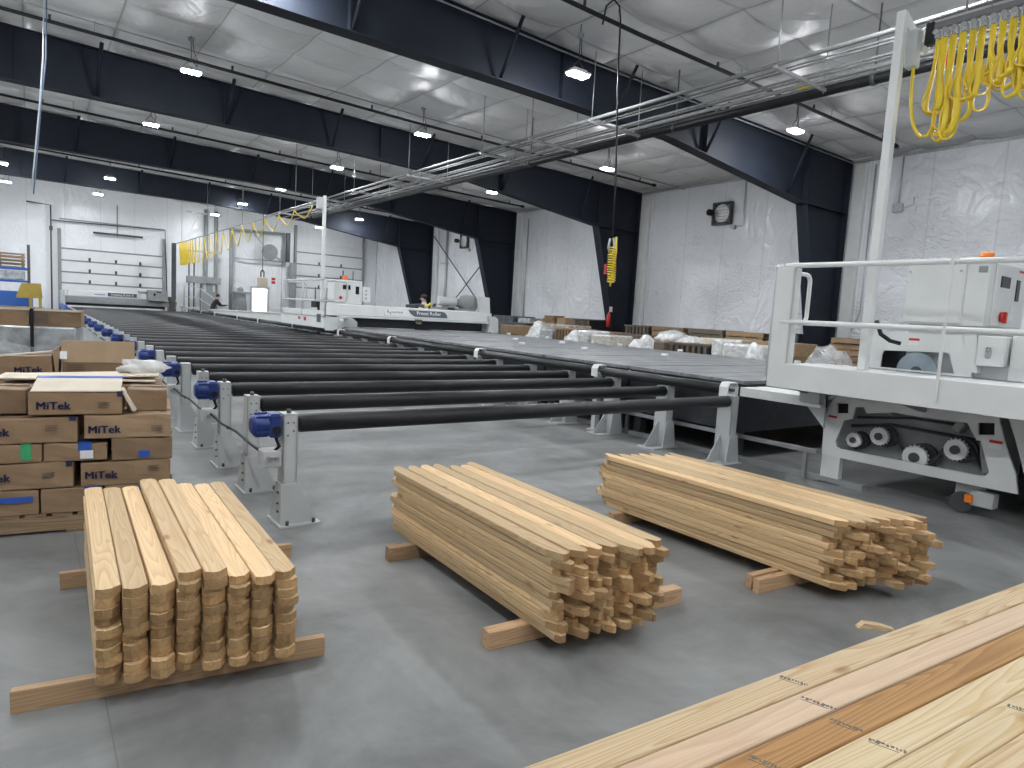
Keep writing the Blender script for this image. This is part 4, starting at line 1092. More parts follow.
for lay in range(2):
    for j in range(8):
        yc = (edges[j] + edges[j + 1]) / 2; w = .0885
        zt = .65 - lay * .0382
        b = MB().use(FB[j] if lay == 0 else 'woodX'); b.box(-L / 2, L / 2, -w / 2, w / 2, -.037, 0, .005, None, 2)
        for f in b.bm.faces: f.smooth = False
        cx = 1.93 if (lay == 0 or j) else 1.93
        o = b.obj('lumber_board')
        x = .824 + (cx - .824) * 1.0; 
        o.location = (x, yc + (x - .824) * math.tan(HD), zt); o.rotation_euler.z = HD
        if lay == 0:
            tag(o, '%s, %s from the far edge on top of the foreground bundle' % (FN[j], nth(j)), 'lumber board', 'foreground bundle boards')
        else:
            tag(o, 'lower layer board under the %s board from the far edge, foreground bundle' % nth(j), 'lumber board', 'foreground bundle boards')
        if lay == 0 and j in STP:
            for q, (wx, wy) in enumerate(STP[j]):
                b = MB().use('stamp')
                d = Vector((wx - o.location.x, wy - o.location.y)); lx = d.x * ca + d.y * sa; ly = -d.x * sa + d.y * ca
                bb = b; m0 = len(bb.bm.verts)
                stamp(bb, lx, max(-.03, min(.03, ly)), .0002, 10 * j + q)
                bb.bm.verts.ensure_lookup_table()
                bmesh.ops.rotate(bb.bm, verts=bb.bm.verts[m0:], cent=(lx, max(-.03, min(.03, ly)), 0), matrix=Matrix.Rotation(math.radians(-66), 3, 'Z'))
                b.obj('grade_stamp', o)
for i, x in enumerate((.2, 1.9, 3.6)):
    b = MB().use('woodD'); y = .65 + (x - .824) * math.tan(HD)
    b.box(-.15, .15, -.36, .36, 0, .5735, .006)
    b.top('timber_crib', (x, y, 0), ['left', 'middle', 'right'][i] + ' timber crib block holding up the foreground bundle of boards', 'timber', None, HD, False)

# ------------------------------------------------------------------ pallets and cartons at left
def pallet(loc, rz, label, w=1.2, d=1.0, m='woodD', group=None, h=.13, cat='pallet'):
    t = thing('wooden_pallet', loc, label, cat, group, rz)
    for y in (-d / 2 + .02, 0, d / 2 - .02):
        MB().use(m).box(-w / 2, w / 2, y - .02, y + .02, .018, h - .018, .002).obj('stringer', t)
    b = MB().use(m); n = 8
    for k in range(n):
        x = -w / 2 + w * (k + .5) / n; b.box(x - w / n * .40, x + w / n * .40, -d / 2, d / 2, h - .018, h, .002)
    b.obj('deck_boards', t)
    b = MB().use(m)
    for x in (-w / 2 + .06, 0, w / 2 - .06): b.box(x - .05, x + .05, -d / 2, d / 2, 0, .018, .002)
    b.obj('bottom_boards', t)
    return t
MITEK = text_mesh('MiTek', .07, 0, 1.04)
CG = 'stacked cardboard cartons'
def carton(P, rz, x0, x1, z0, z1, dep, label, m='kraft', text=None, tapes=(), print_=None, dy=0., grp=CG, tilt=0., yaw=0.):
    """x range along the pile front, measured from pivot P; dy = set back from the pile front"""
    xc = (x0 + x1) / 2
    c, s = math.cos(rz), math.sin(rz)
    loc = (P[0] + c * xc - s * dy, P[1] + s * xc + c * dy, z0)
    t = thing('cardboard_carton', loc, label, 'box', grp, rz + yaw)
    if tilt: t.rotation_euler.y = tilt
    hw, h = (x1 - x0) / 2 - .003, z1 - z0 - .003
    b = MB().use(m)
    k = 10
    sd = random.Random(hash(label) % 9999 if False else int(abs(x0 * 977 + z0 * 131) * 10) + 3)
    b.box(-hw, hw, 0, dep, 0, h, .007, None, 2)
    bmesh.ops.subdivide_edges(b.bm, edges=[e for e in b.bm.edges if e.calc_length() > .06], cuts=4, use_grid_fill=True)
    for v in b.bm.verts:
        a = 1 if .01 < v.co.z < h - .01 else .3
        v.co.y += a * .006 * math.sin(v.co.x * 17 + sd.random() * .8 + z0 * 9) ; v.co.z += .004 * math.sin(v.co.x * 11 + z0 * 20) * (1 if v.co.z > h * .5 else 0)
    b.obj('carton_body', t)
    b = MB().use('inkgrey'); b.box(-hw * .98, hw * .98, dep * .48, dep * .48 + .004, h - .002, h + .006); b.obj('flap_seam', t)
    if text is not None:
        b = MB().use('ink')
        for dx, dz in ((-.0028, 0), (-.001, .0009), (.001, -.0009), (.0028, 0)): b.mesh_from(MITEK, Matrix.Translation((-hw + text[0] + dx, -.008, text[1] + dz)) @ FACE_Y)
        b.obj('printed_logo', t)
    if print_ is not None:
        b = MB().use('inkgrey'); q = random.Random(3)
        for r_ in range(4):
            b.box(-hw + print_[0], -hw + print_[0] + q.uniform(.05, .085), -.0095, -.007, print_[1] + r_ * .011, print_[1] + r_ * .011 + .004)
        b.obj('small_print', t)
    for (a0, a1, b0, b1, mm) in tapes:
        b = MB().use(mm); b.box(-hw + a0, -hw + a1, -.0105, -.006, b0, b1)
        if b1 > h - .02: b.box(-hw + a0, -hw + a1, -.0105, .08, h - .001, h + .006)
        b.obj('tape', t)
    return t
PV = (.785, 5.03); RZ1 = math.radians(-8.8)
def px(x): return (x - .785)
t = pallet((PV[0] + math.cos(RZ1) * -.56 - math.sin(RZ1) * .5, PV[1] + math.sin(RZ1) * -.56 + math.cos(RZ1) * .5, 0), RZ1, 'wooden pallet under the stack of kraft cartons at left', 1.15, 1.02)
zs = lambda z: .131 + (z - .13) * .965
A = lambda x0, x1, z0, z1, *a, **k: carton(PV, RZ1, x0, x1, zs(z0), zs(z1), *a, **k)
A(-1.12, -.755, .13, .305, .40, 'plain carton with blue tape, bottom row left, resting on the pallet', 'kraft', None, [(.1, .33, .09, .125, 'tape')])
A(-.75, -.40, .13, .30, .40, 'plain carton, bottom row middle, blue tape at its top right corner', 'kraft', None, [(.24, .33, .12, .17, 'tape')])
A(-.395, -.02, .13, .30, .40, 'plain carton, bottom row right, behind the left lumber stack', 'kraft', None, [(.2, .27, .1, .165, 'tape')])
A(-1.10, -.565, .307, .485, .40, 'carton printed in blue, second row from the bottom, left side', 'kraft', (.10, .08), [(.49, .525, .145, .172, 'ink')], (.36, .07))
A(-.53, .0, .303, .475, .40, 'carton printed in blue, second row from the bottom, right side', 'kraft', (.115, .075), [], (.39, .09))
A(-1.02, -.735, .488, .615, .40, 'squashed plain carton with green tape, third row from the bottom', 'kraft', None, [(.17, .225, .02, .127, 'green')])
A(-.732, -.375, .488, .612, .40, 'plain carton with white and blue label, third row from the bottom, middle', 'kraft', None, [(.19, .265, .07, .124, 'tape'), (.20, .275, .015, .07, 'paper')])
A(-.355, .015, .478, .635, .40, 'plain carton with small blue square, third row from the bottom, right', 'kraft3', None, [(.16, .225, .02, .065, 'tape')])
A(-1.10, -.54, .618, .79, .40, 'carton printed in blue, fourth row from the bottom, left side', 'kraft', (.10, .075), [(.51, .55, .145, .165, 'ink')], (.38, .08))
A(-.51, .005, .638, .805, .40, 'carton printed in blue, fourth row from the bottom, right side', 'kraft2', (.115, .06), [], (.39, .045))
t = A(-.81, -.285, .807, .965, .30, 'open carton printed in blue on top of the pile, with torn cream flap', 'kraft', (.135, .06), [(.49, .522, .12, .155, 'ink')], (.38, .045))
b = MB().use('cream'); b.prism([(-.005, .153), (.30, .215), (.302, .221), (-.004, .160)], 'X', -.245, .25); fl = b.obj('top_flap', t)
b = MB().use('tape'); b.prism([(.262, .207), (.303, .217), (.303, .224), (.262, .215)], 'X', -.25, .25); b.obj('tape', fl)
b = MB().use('cream'); b.prism([(.25, .165), (.262, .165), (.34, .02), (.32, .015)], 'Y', .0, .16); b.obj('side_flap', t)
A(-.27, -.02, .807, .965, .32, 'plain carton on top of the pile, right of the open one', 'kraft3', None, dy=.12)
A(-1.1, -.83, .80, .97, .33, 'plain carton on top of the pile, left of the open one', 'kraft3', None, dy=.12)
b = MB().use('cream'); b.box(-.62, .34, -.0, .34, 0, .012, .003, ('Y', .02)); b.box(-.5, .36, .05, .4, .016, .026, .003, ('Y', -.03))
b.top('cardboard_sheet', (.42, 5.55, .955), 'flat cream cardboard sheets lying across the carton pile behind the open one', 'cardboard', None, RZ1, False)
b = MB().use('kraft'); b.box(-.58, .56, .42, 1.0, .13, .755, .01)
o = b.top('carton_block', (PV[0] + math.cos(RZ1) * -.56, PV[1] + math.sin(RZ1) * -.56, 0), 'inner tier of kraft cartons behind the front rows on the left pallet', 'box', None, RZ1, False)
b = MB().use('kraft'); b.box(-.5, .5, .47, .95, .757, .93, .01)
b.top('carton_block', (PV[0] + math.cos(RZ1) * -.56, PV[1] + math.sin(RZ1) * -.56, 0), 'topmost inner kraft carton tier under the cream cardboard sheets', 'box', None, RZ1, False)
# second load behind
P2 = (.74, 6.45); RZ2 = math.radians(-6)
pallet((.2, 7.0, 0), RZ2, 'wooden pallet under the grey wrapped load behind the front carton pile', 1.15, 1.1)
t = thing('wrapped_load', (.2, 6.98, .131), 'low stretch-wrapped carton load behind the front carton pile', 'wrapped load', None, RZ2)
b = MB().use('kraft3'); b.box(-.55, .55, -.5, .5, 0, .70, .015); b.obj('carton_block', t)
b = MB().use('film'); b.box(-.56, .56, -.51, .51, .01, .69, .03); b.obj('film_wrap', t)
B = lambda *a, **k: carton(P2, RZ2, *a, **k)
t = B(-.94, -.585, .835, 1.05, .33, 'torn open carton printed in blue, tilted on the load behind', 'kraft', (.19, .10), [], None, grp=CG, tilt=-.05)
b = MB().use('cream'); b.prism([(-.18, .21), (.18, .245), (.18, .25), (-.18, .225)], 'Y', -.01, .05); b.obj('torn_edge', t)
b = MB().use('kraft2'); b.prism([(0, 0), (.012, 0), (.02, .29), (-.025, .26)], 'Y', 0, .30)
b.top('cardboard_flap', (P2[0] - .563, P2[1] + .06, .835), 'upright torn cardboard flap between the two cartons on the load behind', 'cardboard', None, RZ2, False)
t = thing('cardboard_carton', (P2[0] - .27, P2[1] + .03, .835), 'crushed carton with sloping lid coloured as if lit on the load behind', 'box', CG, RZ2)
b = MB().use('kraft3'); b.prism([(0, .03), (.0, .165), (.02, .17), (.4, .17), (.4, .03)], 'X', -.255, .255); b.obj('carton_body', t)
b = MB().use('kraft2'); b.prism([(-.004, .168), (.10, .34), (.115, .34), (.4, .2), (.4, .172)], 'X', -.262, .262); b.obj('sloping_lid', t)  # lighter card colour paints in the light on the tilted face
b = MB().use('paper'); b.box(-.27, -.22, -.006, -.001, .19, .26, 0, ('X', -.5)); b.obj('label', t)
b = MB().use('cream'); b.box(-.3, .3, .0, .35, 0, .025, .004); b.obj('packing_sheet', t)
b = MB().use('inkgrey')
for k in range(6): b.box(-.22, -.1, -.006, -.001, .05 + .018 * k, .058 + .018 * k)
b.obj('printed_block', t)
b = MB().use('filmw'); b.blob((0, 0, .06), .12, (1.3, .7, .55), .2, 3, True, 4, True)
b.top('plastic_film', (.72, 5.80, .965), 'crumpled white plastic film bulging beside the crushed carton', 'plastic film', None, 0, False)
# third load, strapped and wrapped
P3 = (.50, 8.9); RZ3 = math.radians(-7)
pallet((-.05, 9.45, 0), RZ3, 'wooden pallet under the tall strapped load at far left', 1.15, 1.05)
t = thing('wrapped_load', (-.05, 9.42, .131), 'tall grey stretch-wrapped load with black straps and white plastic skirt', 'wrapped load', None, RZ3)
b = MB().use('wrapg'); b.box(-.54, .54, -.48, .48, 0, 1.04, .015); b.obj('carton_block', t)
b = MB().use('film')
b.grid(lambda u, v: (-.55 + 1.0 * u, -.49 - .015 * math.sin(9 * u + 4 * v) - .02 * v, .25 + .72 * v - .22 * u * v), 14, 10); b.obj('film_wrap', t)
b = MB().use('black')
for x in (-.38, .14): b.box(x - .016, x + .016, -.497, -.484, .02, 1.235); b.box(x - .016, x + .016, -.49, .45, 1.228, 1.236)
b.obj('strap', t)
C = lambda *a, **k: carton(P3, RZ3, *a, **k)
C(-1.10, -.87, 1.172, 1.36, .5, 'pale-topped carton at the left end of the strapped top row', 'kraft3', None, grp='cartons topping the strapped load', dy=.03)
C(-.86, -.50, 1.172, 1.36, .5, 'pale-topped carton between straps, middle of the strapped top row', 'kraft', None, [(.02, .36, .17, .19, 'cream')], grp='cartons topping the strapped load', dy=.03)
C(-.49, -.02, 1.172, 1.36, .5, 'pale-topped brown carton at the right end of the strapped top row', 'kraft3', None, [(.02, .46, .17, .19, 'cream'), (.03, .16, .03, .15, 'inkgrey')], grp='cartons topping the strapped load', dy=.03)

# storage rack and guard far left
t = thing('storage_rack', (-.4, 33.3, 0), 'dark post storage rack with pallets of timber at far left', 'rack')
for x in (-1.9, .04):
    for y in (33.0, 34.0): MB().use('dark').box(x - .05, x + .05, y - .05, y + .05, 0, 3.25, .006).obj('upright', t, True)
for z in (1.75, 2.25):
    b = MB().use('rackblue'); b.box(-1.9, .04, 33.0, 33.06, z, z + .08); b.box(-1.9, .04, 33.95, 34.0, z, z + .08); b.obj('shelf_beam', t, True)
RG = 'timber bundles on the rack'
for i, (z, m, lab) in enumerate(((1.84, 'wrapg', 'grey wrapped bundle on the lower shelf of the far left rack'), (2.34, 'woodD', 'brown pallet stack, lower of two on the rack top shelf'), (2.62, 'woodD', 'brown pallet stack, upper of two on the rack top shelf'))):
    b = MB().use(m)
    if m == 'wrapg': b.box(-.85, .82, -.45, .45, 0, .36, .03)
    else:
        for k in range(2):
            b.box(-.85, .82, -.45, .45, .14 * k, .14 * k + .03); b.box(-.85, .82, -.45, .45, .14 * k + .10, .14 * k + .13)
            for x in (-.8, 0, .75): b.box(x - .05, x + .05, -.45, .45, .14 * k + .03, .14 * k + .1)
    b.top('timber_bundle', (-.9, 33.5, z), lab, 'timber bundle', RG, 0, False)
b = MB().use('rackblue'); b.box(-1.9, .16, 32.4, 32.6, .80, 1.40, .02); b.box(-1.8, -1.6, 32.4, 32.6, 0, .8); b.box(-.2, 0, 32.4, 32.6, 0, .8)
b.top('blue_machine_bed', (-.9, 32.5, 0), 'deep blue steel bed below the rack at far left', 'machine')
b = MB().use('woodD'); b.box(-1.9, .3, 32.0, 32.3, .65, .82, .01); b.box(-1.8, -1.7, 32, 32.3, 0, .65); b.box(.1, .2, 32, 32.3, 0, .65)
b.top('red_brown_beam', (-.8, 32.15, 0), 'red brown beam in front of the blue steel bed', 'beam')
t = thing('machine_guard', (.1, 31.6, 0), 'ochre yellow sheet metal guard with legs at far left', 'guard')
b = MB().use('ochre'); b.prism([(-.37, 1.22), (-.2, 1.72), (.41, 1.74), (.45, 1.25), (.12, 1.22)], 'Y', 31.5, 31.53); b.prism([(-.37, 1.16), (.45, 1.18), (.45, 1.26), (-.37, 1.24)], 'Y', 31.46, 31.5); b.obj('guard_panel', t, True)
for x in (.08, .38): MB().use('ochre').box(x - .05, x + .05, 31.5, 31.6, 0, 1.3, .005).obj('leg', t, True)

# ------------------------------------------------------------------ far end machinery and back wall
t = thing('work_platform', (7.6, 38.4, 0), 'grey raised work platform with sloping stair handrail by the back wall', 'platform')
b = MB().use('grey'); b.box(6.5, 7.3, 38.0, 38.9, .95, 1.02); b.obj('deck', t, True)
for k in range(5): MB().use('grey').box(7.35 + .28 * k, 7.65 + .28 * k, 38.0, 38.7, .80 - .18 * k, .83 - .18 * k).obj('tread', t, True)
b = MB().use('grey')
b.tube([(6.55, 38, 1.02), (6.55, 38, 2.1), (7.2, 38, 2.1), (8.75, 38, 1.0), (8.75, 38, 0)], .03, 6); b.tube([(6.55, 38, 1.55), (7.2, 38, 1.55), (8.7, 38, .55)], .025, 6); b.tube([(7.1, 38, 1.0), (7.1, 38, 2.1)], .03, 6)
for x in (6.6, 7.2): b.box(x - .03, x + .03, 38.0, 38.06, 0, .95); b.box(x - .03, x + .03, 38.8, 38.86, 0, .95)
b.obj('handrail', t, True)
t = thing('press_column', (7.95, 39.3, 0), 'grey T-shaped machine column behind the stair at the back wall', 'machine')
b = MB().use('midgrey'); b.box(7.6, 8.35, 39.1, 39.6, 0, 2.3, .02); b.obj('column', t, True)
b = MB().use('midgrey'); b.box(6.9, 8.55, 39.0, 39.6, 2.32, 2.68, .02); b.obj('header', t, True)
for x in (7.7, 8.15): MB().use('grey').box(x, x + .1, 39.05, 39.1, 1.9, 2.32).obj('cylinder', t, True)
for x in (7.0, 7.25): MB().use('dark').tube([(x, 39.3, 0), (x, 39.3, 3.4)], .04, 6).obj('support_post', t, True)
for (x, z1, lab) in ((7.95, 6.35, 'tall grey duct pipe behind the T-shaped column'), (8.45, 6.3, 'second tall grey duct pipe right of the first, back wall'), (9.25, 5.45, 'dark vertical duct joined to a horizontal duct on the back wall')):
    b = MB().use('midgrey'); b.tube([(x, 39.85, 0 if x > 9 else 0), (x, 39.85, z1)], .1, 10)
    if x > 9: b.tube([(9.25, 39.85, 5.45), (12.2, 39.85, 5.52)], .07, 8)
    b.top('duct_pipe', (x, 39.85, 0), lab, 'duct', 'ducts on the back wall')
for z, lab in ((4.0, 'lower horizontal steel strut across the duct pipes on the back wall'), (6.05, 'upper horizontal steel strut across the duct pipes on the back wall')):
    b = MB().use('galv'); b.box(6.9, 8.7, 39.68, 39.73, z, z + .08); b.top('wall_strut', (7.7, 39.7, z), lab, 'strut')
b = MB().use('galv'); b.tube([(9.5, 39.9, 3.9), (12.2, 39.9, 3.9)], .04, 6); b.tube([(10.5, 39.9, 5.3), (11.2, 39.9, 4.6), (12.0, 39.9, 3.95)], .03, 6); b.tube([(12.1, 39.9, .2), (12.1, 39.9, 3.9)], .03, 6)
b.top('thin_pipework', (11, 39.9, 3.9), 'thin horizontal pipework above the bright doorway on the back wall', 'pipe')
b = MB().use('midgrey'); b.prism([(9.1, 0), (10.0, 0), (9.8, 1.9), (9.3, 1.9)], 'Y', 38.8, 39.5); b.box(9.15, 10.05, 38.7, 39.5, 1.9, 2.0)
b.blob((9.6, 39.1, 2.1), .16, (1, 1, 1), .2, 2, True, 3); b.box(9.3, 9.5, 38.6, 38.8, .9, 1.5)
b.top('stapler_machine', (9.55, 39.1, 0), 'grey tapered machine left of the bright doorway', 'machine')
t = thing('hoist_sign', (10.7, 37.6, 2.4), 'cream square pendant box hanging on a long cable before the bright doorway', 'pendant')
MB().use('dark').tube([(10.36, 37.6, roof(10.4)), (10.36, 37.6, 3.1)], .02, 5).obj('cable', t, True)
MB().use('black').tube([(10.28, 37.6, 2.86), (10.28, 37.6, 3.15), (10.36, 37.6, 3.25), (10.44, 37.6, 3.15), (10.44, 37.6, 2.86)], .035, 6).obj('hook', t, True)
MB().use('cream').box(10.1, 10.65, 37.55, 37.65, 2.32, 2.84, .02).obj('pendant_box', t, True)
t = thing('wall_fan', (11.35, 39.8, 4.4), 'round grey fan on the back wall above the bright doorway', 'fan', 'wall fans')
MB().use('midgrey').lathe([(.42, 0), (.45, .03), (.42, .08), (.1, .12)], (11.35, 39.72, 4.4), 'Y', 24).obj('guard', t, True)
MB().use('dark').box(11.3, 11.4, 39.85, YB, 4.35, 4.45).obj('bracket', t, True)
b = MB().use('red'); b.box(11.6, 11.82, YB - .02, YB - .001, 2.8, 2.95); b.box(11.6, 11.82, YB - .02, YB - .001, 2.6, 2.75)
b.top('wall_sign', (11.7, YB - .01, 2.6), 'small red and white sign right of the bright doorway', 'sign')
t = thing('duct_riser', (12.7, 39.9, 0), 'dark boxed riser beside the far overhead door', 'duct')
MB().use('midgrey').box(12.55, 12.85, 39.7, 39.95, 0, 3.9, .01).obj('lower_riser', t, True)
MB().use('dark').box(12.3, 12.5, 39.7, 39.95, 3.9, 5.6, .01).obj('dark_riser', t, True)
b = MB().use('dark'); b.tube([(.95, 39.9, .2), (.95, 39.9, 5.6), (.0, 39.9, 5.65)], .04, 6); b.box(.88, 1.02, 39.85, 40, 4.4, 4.6); b.tube([(.95, 40, 4.9), (5.95, 40, 5.0), (6.05, 40, 1.5)], .03, 6)
b.top('wall_conduit', (.95, 39.9, .2), 'conduit running up and over the overhead door at the far end', 'conduit')
t = thing('pipe_bench', (9.4, 24.4, 0), 'small black bench with upright rods behind the white machine', 'bench')
b = MB().use('black'); b.box(-.8, .8, -.3, .3, 1.45, 1.7); b.box(-.7, -.6, -.2, -.1, 0, 1.45); b.box(.6, .7, -.2, -.1, 0, 1.45); b.obj('bench_top', t)
for x in (-.75, -.3, .3, .7): MB().use('dark').tube([(x, 0, 1.7), (x, 0, 2.9 if x > 0 else 2.2)], .025, 5).obj('rod', t)

t = thing('work_bench', (10.2, 36.2, 0), 'long pale grey workbench in front of the bright doorway', 'bench')
b = MB().use('grey'); b.box(7.4, 13.0, 35.7, 36.6, .92, 1.0, .01); b.obj('bench_top', t, True)
b = MB().use('white'); b.box(7.5, 12.9, 35.75, 35.78, .1, .92); b.obj('front_panel', t, True)
for x in (7.5, 12.8):
    for y in (35.8, 36.4): MB().use('grey').box(x, x + .08, y, y + .08, 0, .92).obj('leg', t, True)
b = MB().use('grey'); b.box(-.25, .25, -.2, .2, 0, .28, .02); b.top('tool_case', (11.9, 36.1, 1.0), 'small grey case on the right end of the pale workbench', 'case', None, 0, False)
b = MB().use('kraft'); b.box(-.3, .3, -.2, .2, 0, .16, .02); b.top('cardboard_carton', (12.5, 36.1, 1.0), 'small kraft carton at the right end of the pale workbench', 'box', None, 0, False)

# ------------------------------------------------------------------ people
def person(loc, rz, label, lean, arms, top_m, leg_m):
    t = thing('person', loc, label, 'person', None, rz)     # local +X is forward
    J = {'pel': (0, 0, .95), 'sp': (lean * .35, 0, 1.18), 'ch': (lean * .8, 0, 1.38), 'nk': (lean * 1.05, 0, 1.53), 'hd': (lean * 1.2 + .02, 0, 1.63), 'tp': (lean * 1.25 + .02, 0, 1.74)}
    E = [('pel', 'sp'), ('sp', 'ch'), ('ch', 'nk'), ('nk', 'hd'), ('hd', 'tp')]
    Rd = {'pel': .15, 'sp': .14, 'ch': .16, 'nk': .062, 'hd': .095, 'tp': .075}
    for s, n in ((-1, 'r'), (1, 'l')):
        a = arms
        J['sh' + n] = (lean * .9, .19 * s, 1.44); J['el' + n] = (lean * .9 + .10 + a * .12, .24 * s, 1.18); J['wr' + n] = (lean * .9 + .22 + a * .22, .16 * s, 1.04 + a * .18)
        J['hn' + n] = (lean * .9 + .30 + a * .24, .14 * s, 1.03 + a * .2)
        J['hp' + n] = (0, .10 * s, .88); J['kn' + n] = (.03, .11 * s, .50); J['an' + n] = (-.02, .12 * s, .09); J['ft' + n] = (.14, .13 * s, .045)
        E += [('ch', 'sh' + n), ('sh' + n, 'el' + n), ('el' + n, 'wr' + n), ('wr' + n, 'hn' + n), ('pel', 'hp' + n), ('hp' + n, 'kn' + n), ('kn' + n, 'an' + n), ('an' + n, 'ft' + n)]
        Rd.update({'sh' + n: .075, 'el' + n: .05, 'wr' + n: .033, 'hn' + n: .035, 'hp' + n: .10, 'kn' + n: .065, 'an' + n: .048, 'ft' + n: .042})
        for q in range(5):
            y0 = .14 * s + (q - 2) * .018
            J['f%d%s' % (q, n)] = (J['hn' + n][0] + (.07 if q else .03), y0 - (.03 * s if q == 0 else 0), J['hn' + n][2] - .02)
            E.append(('hn' + n, 'f%d%s' % (q, n))); Rd['f%d%s' % (q, n)] = .009
    ks = list(J); me = bpy.data.meshes.new('p')
    me.from_pydata([J[k] for k in ks], [(ks.index(a), ks.index(c)) for a, c in E], [])
    ob = bpy.data.objects.new('p', me); COL.objects.link(ob)
    md = ob.modifiers.new('s', 'SKIN')
    for v, k in zip(me.skin_vertices[0].data, ks):
        v.radius = (Rd[k], Rd[k]); v.use_root = (k == 'pel')
    ob.modifiers.new('u', 'SUBSURF').levels = 2
    dg = bpy.context.evaluated_depsgraph_get(); dg.update()
    m2 = bpy.data.meshes.new_from_object(ob.evaluated_get(dg)); bpy.data.objects.remove(ob)
    for m in (M[top_m], M[leg_m], M['skin']): m2.materials.append(m)
    for p in m2.polygons:
        c = p.center; p.use_smooth = True
        hand = any((Vector(J['hn' + n]) - c).length < .075 for n in 'lr')
        p.material_index = 2 if (c.z > 1.53 or hand) else 1 if c.z < .93 else 0
    bo = bpy.data.objects.new('body', m2); COL.objects.link(bo); bo.parent = t
    b = MB().use('hair'); hx = lean * 1.2
    b.blob((hx, 0, 1.70), .105, (1.02, .9, .95), .04, 3, False, 2, True); h = b.obj('hair', t)
    b = MB().use('skin'); b.blob((hx + .115, 0, 1.63), .022, (1, .7, 1), 0, 2, False, 2, True)
    for s in (-1, 1): b.blob((hx + .02, .10 * s, 1.64), .025, (.6, .4, 1.1), 0, 2, False, 2, True)
    b.obj('face_features', t)
    b = MB().use('hair')
    for s in (-1, 1): b.blob((hx + .10, .035 * s, 1.66), .009, (1, 1, 1), 0, 2, False, 2, True)
    b.box(hx + .102, hx + .108, -.022, .022, 1.583, 1.59); b.obj('eyes_mouth', t)
    return t
person((7.75, 37.4, 0), 0, 'person in black clothes leaning over work near the stair at the far end', .26, 1, 'cloth', 'cloth')
t = person((10.75, 19.7, .32), 2.4, 'dark haired person in pale shirt standing behind the white roller machine', .06, .6, 'clothw', 'cloth')
b = MB().use('grey'); b.box(10.2, 11.3, 19.3, 20.1, .27, .32)
for x in (10.25, 11.2):
    for y in (19.35, 20.0): b.box(x, x + .05, y, y + .05, 0, .27)
b.top('step_platform', (10.75, 19.7, 0), 'low grey step platform behind the white roller machine', 'platform')

# ------------------------------------------------------------------ goods along the right wall
WG = 'goods stacked along the right wall'
def crate_stack(x, y0, y1, ztop, m, label, layers, d=1.1, name='pallet_stack', cat='pallet stack'):
    """a pile of empty pallets"""
    h = ztop / layers
    for k in range(layers):
        lab = '%s, %s from the top' % (label, nth(layers - 1 - k))
        j = LR.uniform(-.04, .04)
        pallet((x + j, (y0 + y1) / 2 + LR.uniform(-.03, .03), h * k), PI / 2, lab, y1 - y0 - .06, d, m, WG, h - .002)
crate_stack(17.3, 20.15, 21.5, 1.45, 'woodD', 'brown pallet in the stack left of the orange carton, right wall', 9)
crate_stack(17.3, 13.72, 15.1, 1.50, 'woodD', 'brown pallet in the stack just right of the second navy column', 10)
crate_stack(17.3, 12.25, 13.6, 1.50, 'woodG', 'grey pallet in the stack mid way along the right wall', 10)
crate_stack(17.3, 10.9, 12.2, 1.49, 'woodD', 'brown pallet in the stack behind the machine railing post', 10)
crate_stack(17.2, 8.0, 9.0, 1.50, 'woodD', 'brown pallet in the stack right of the nearest navy column', 10, .9)
def lump(name, x, y0, y1, ztop, m, label, cat, kind='box', d=1.1, seed=1, film=None, base=0.):
    yc = (y0 + y1) / 2; w = (y1 - y0) / 2 - .03
    t = thing(name, (x, yc, base), label, cat, WG)
    q = random.Random(seed)
    if kind == 'box':
        n = max(2, int((ztop - base) / .28)); h = (ztop - base) / n
        for k in range(n):
            j = q.uniform(-.03, .03)
            b = MB().use(m); b.box(-d / 2 + j, d / 2 + j, -w + q.uniform(0, .04), w - q.uniform(0, .04), h * k + .001, h * (k + 1) - .001, .015); b.obj('layer', t)
    elif kind == 'slat':
        b = MB().use('cellb'); b.box(-d / 2 + .05, d / 2, -w, w, 0, ztop - .06); b.obj('core', t)
        n = 7
        for k in range(n):
            y = -w + 2 * w * (k + .5) / n
            MB().use(m).box(-d / 2, -d / 2 + .05, y - w / n * .5, y + w / n * .5, 0, ztop - .04, .005).obj('slat', t)
        b = MB().use(m); b.box(-d / 2 - .02, d / 2, -w - .02, w + .02, ztop - .06, ztop, .005); b.obj('lid', t)
    if film:
        b = MB().use(film); b.box(-d / 2 - .05, d / 2 + .05, -w - .015, w + .015, .02, ztop - base + .02, .05); b.obj('film_wrap', t)
    return t
lump('wrapped_bundle', 17.2, 22.7, 24.3, 1.55, 'wrapd', 'dark grey wrapped bundle farthest along the right wall', 'bundle', 'box', 1.2, 1)
lump('wrapped_bundle', 17.2, 21.55, 22.5, 1.50, 'wrapg', 'grey green wrapped bundle second from the far end, right wall', 'bundle', 'box', 1.1, 2)
lump('carton_stack', 17.2, 19.5, 20.1, 1.60, 'kraft2', 'orange brown carton stack against the right wall', 'box', 'box', .9, 3)
lump('timber_bundle', 17.2, 18.7, 19.45, 1.57, 'woodD', 'brown timber bundle between orange carton stack and dark crate', 'timber bundle', 'box', 1.0, 4)
lump('wooden_crate', 16.9, 17.75, 18.65, 1.60, 'woodG', 'dark brown wooden crate left of the second navy column', 'crate', 'slat', 1.0, 5)
lump('wooden_crate', 17.3, 15.2, 16.4, 1.49, 'woodG', 'dark wooden crate right behind the second navy column', 'crate', 'slat', 1.0, 6)
lump('wrapped_bundle', 17.4, 9.95, 10.5, 1.54, 'wrapd', 'dark wrapped bundle standing left of the nearest navy column', 'bundle', 'box', .8, 7)
lump('carton_stack', 14.0, 18.1, 19.25, 1.24, 'kraft', 'kraft carton stack beside the far machine tower', 'box', 'box', 1.0, 8)
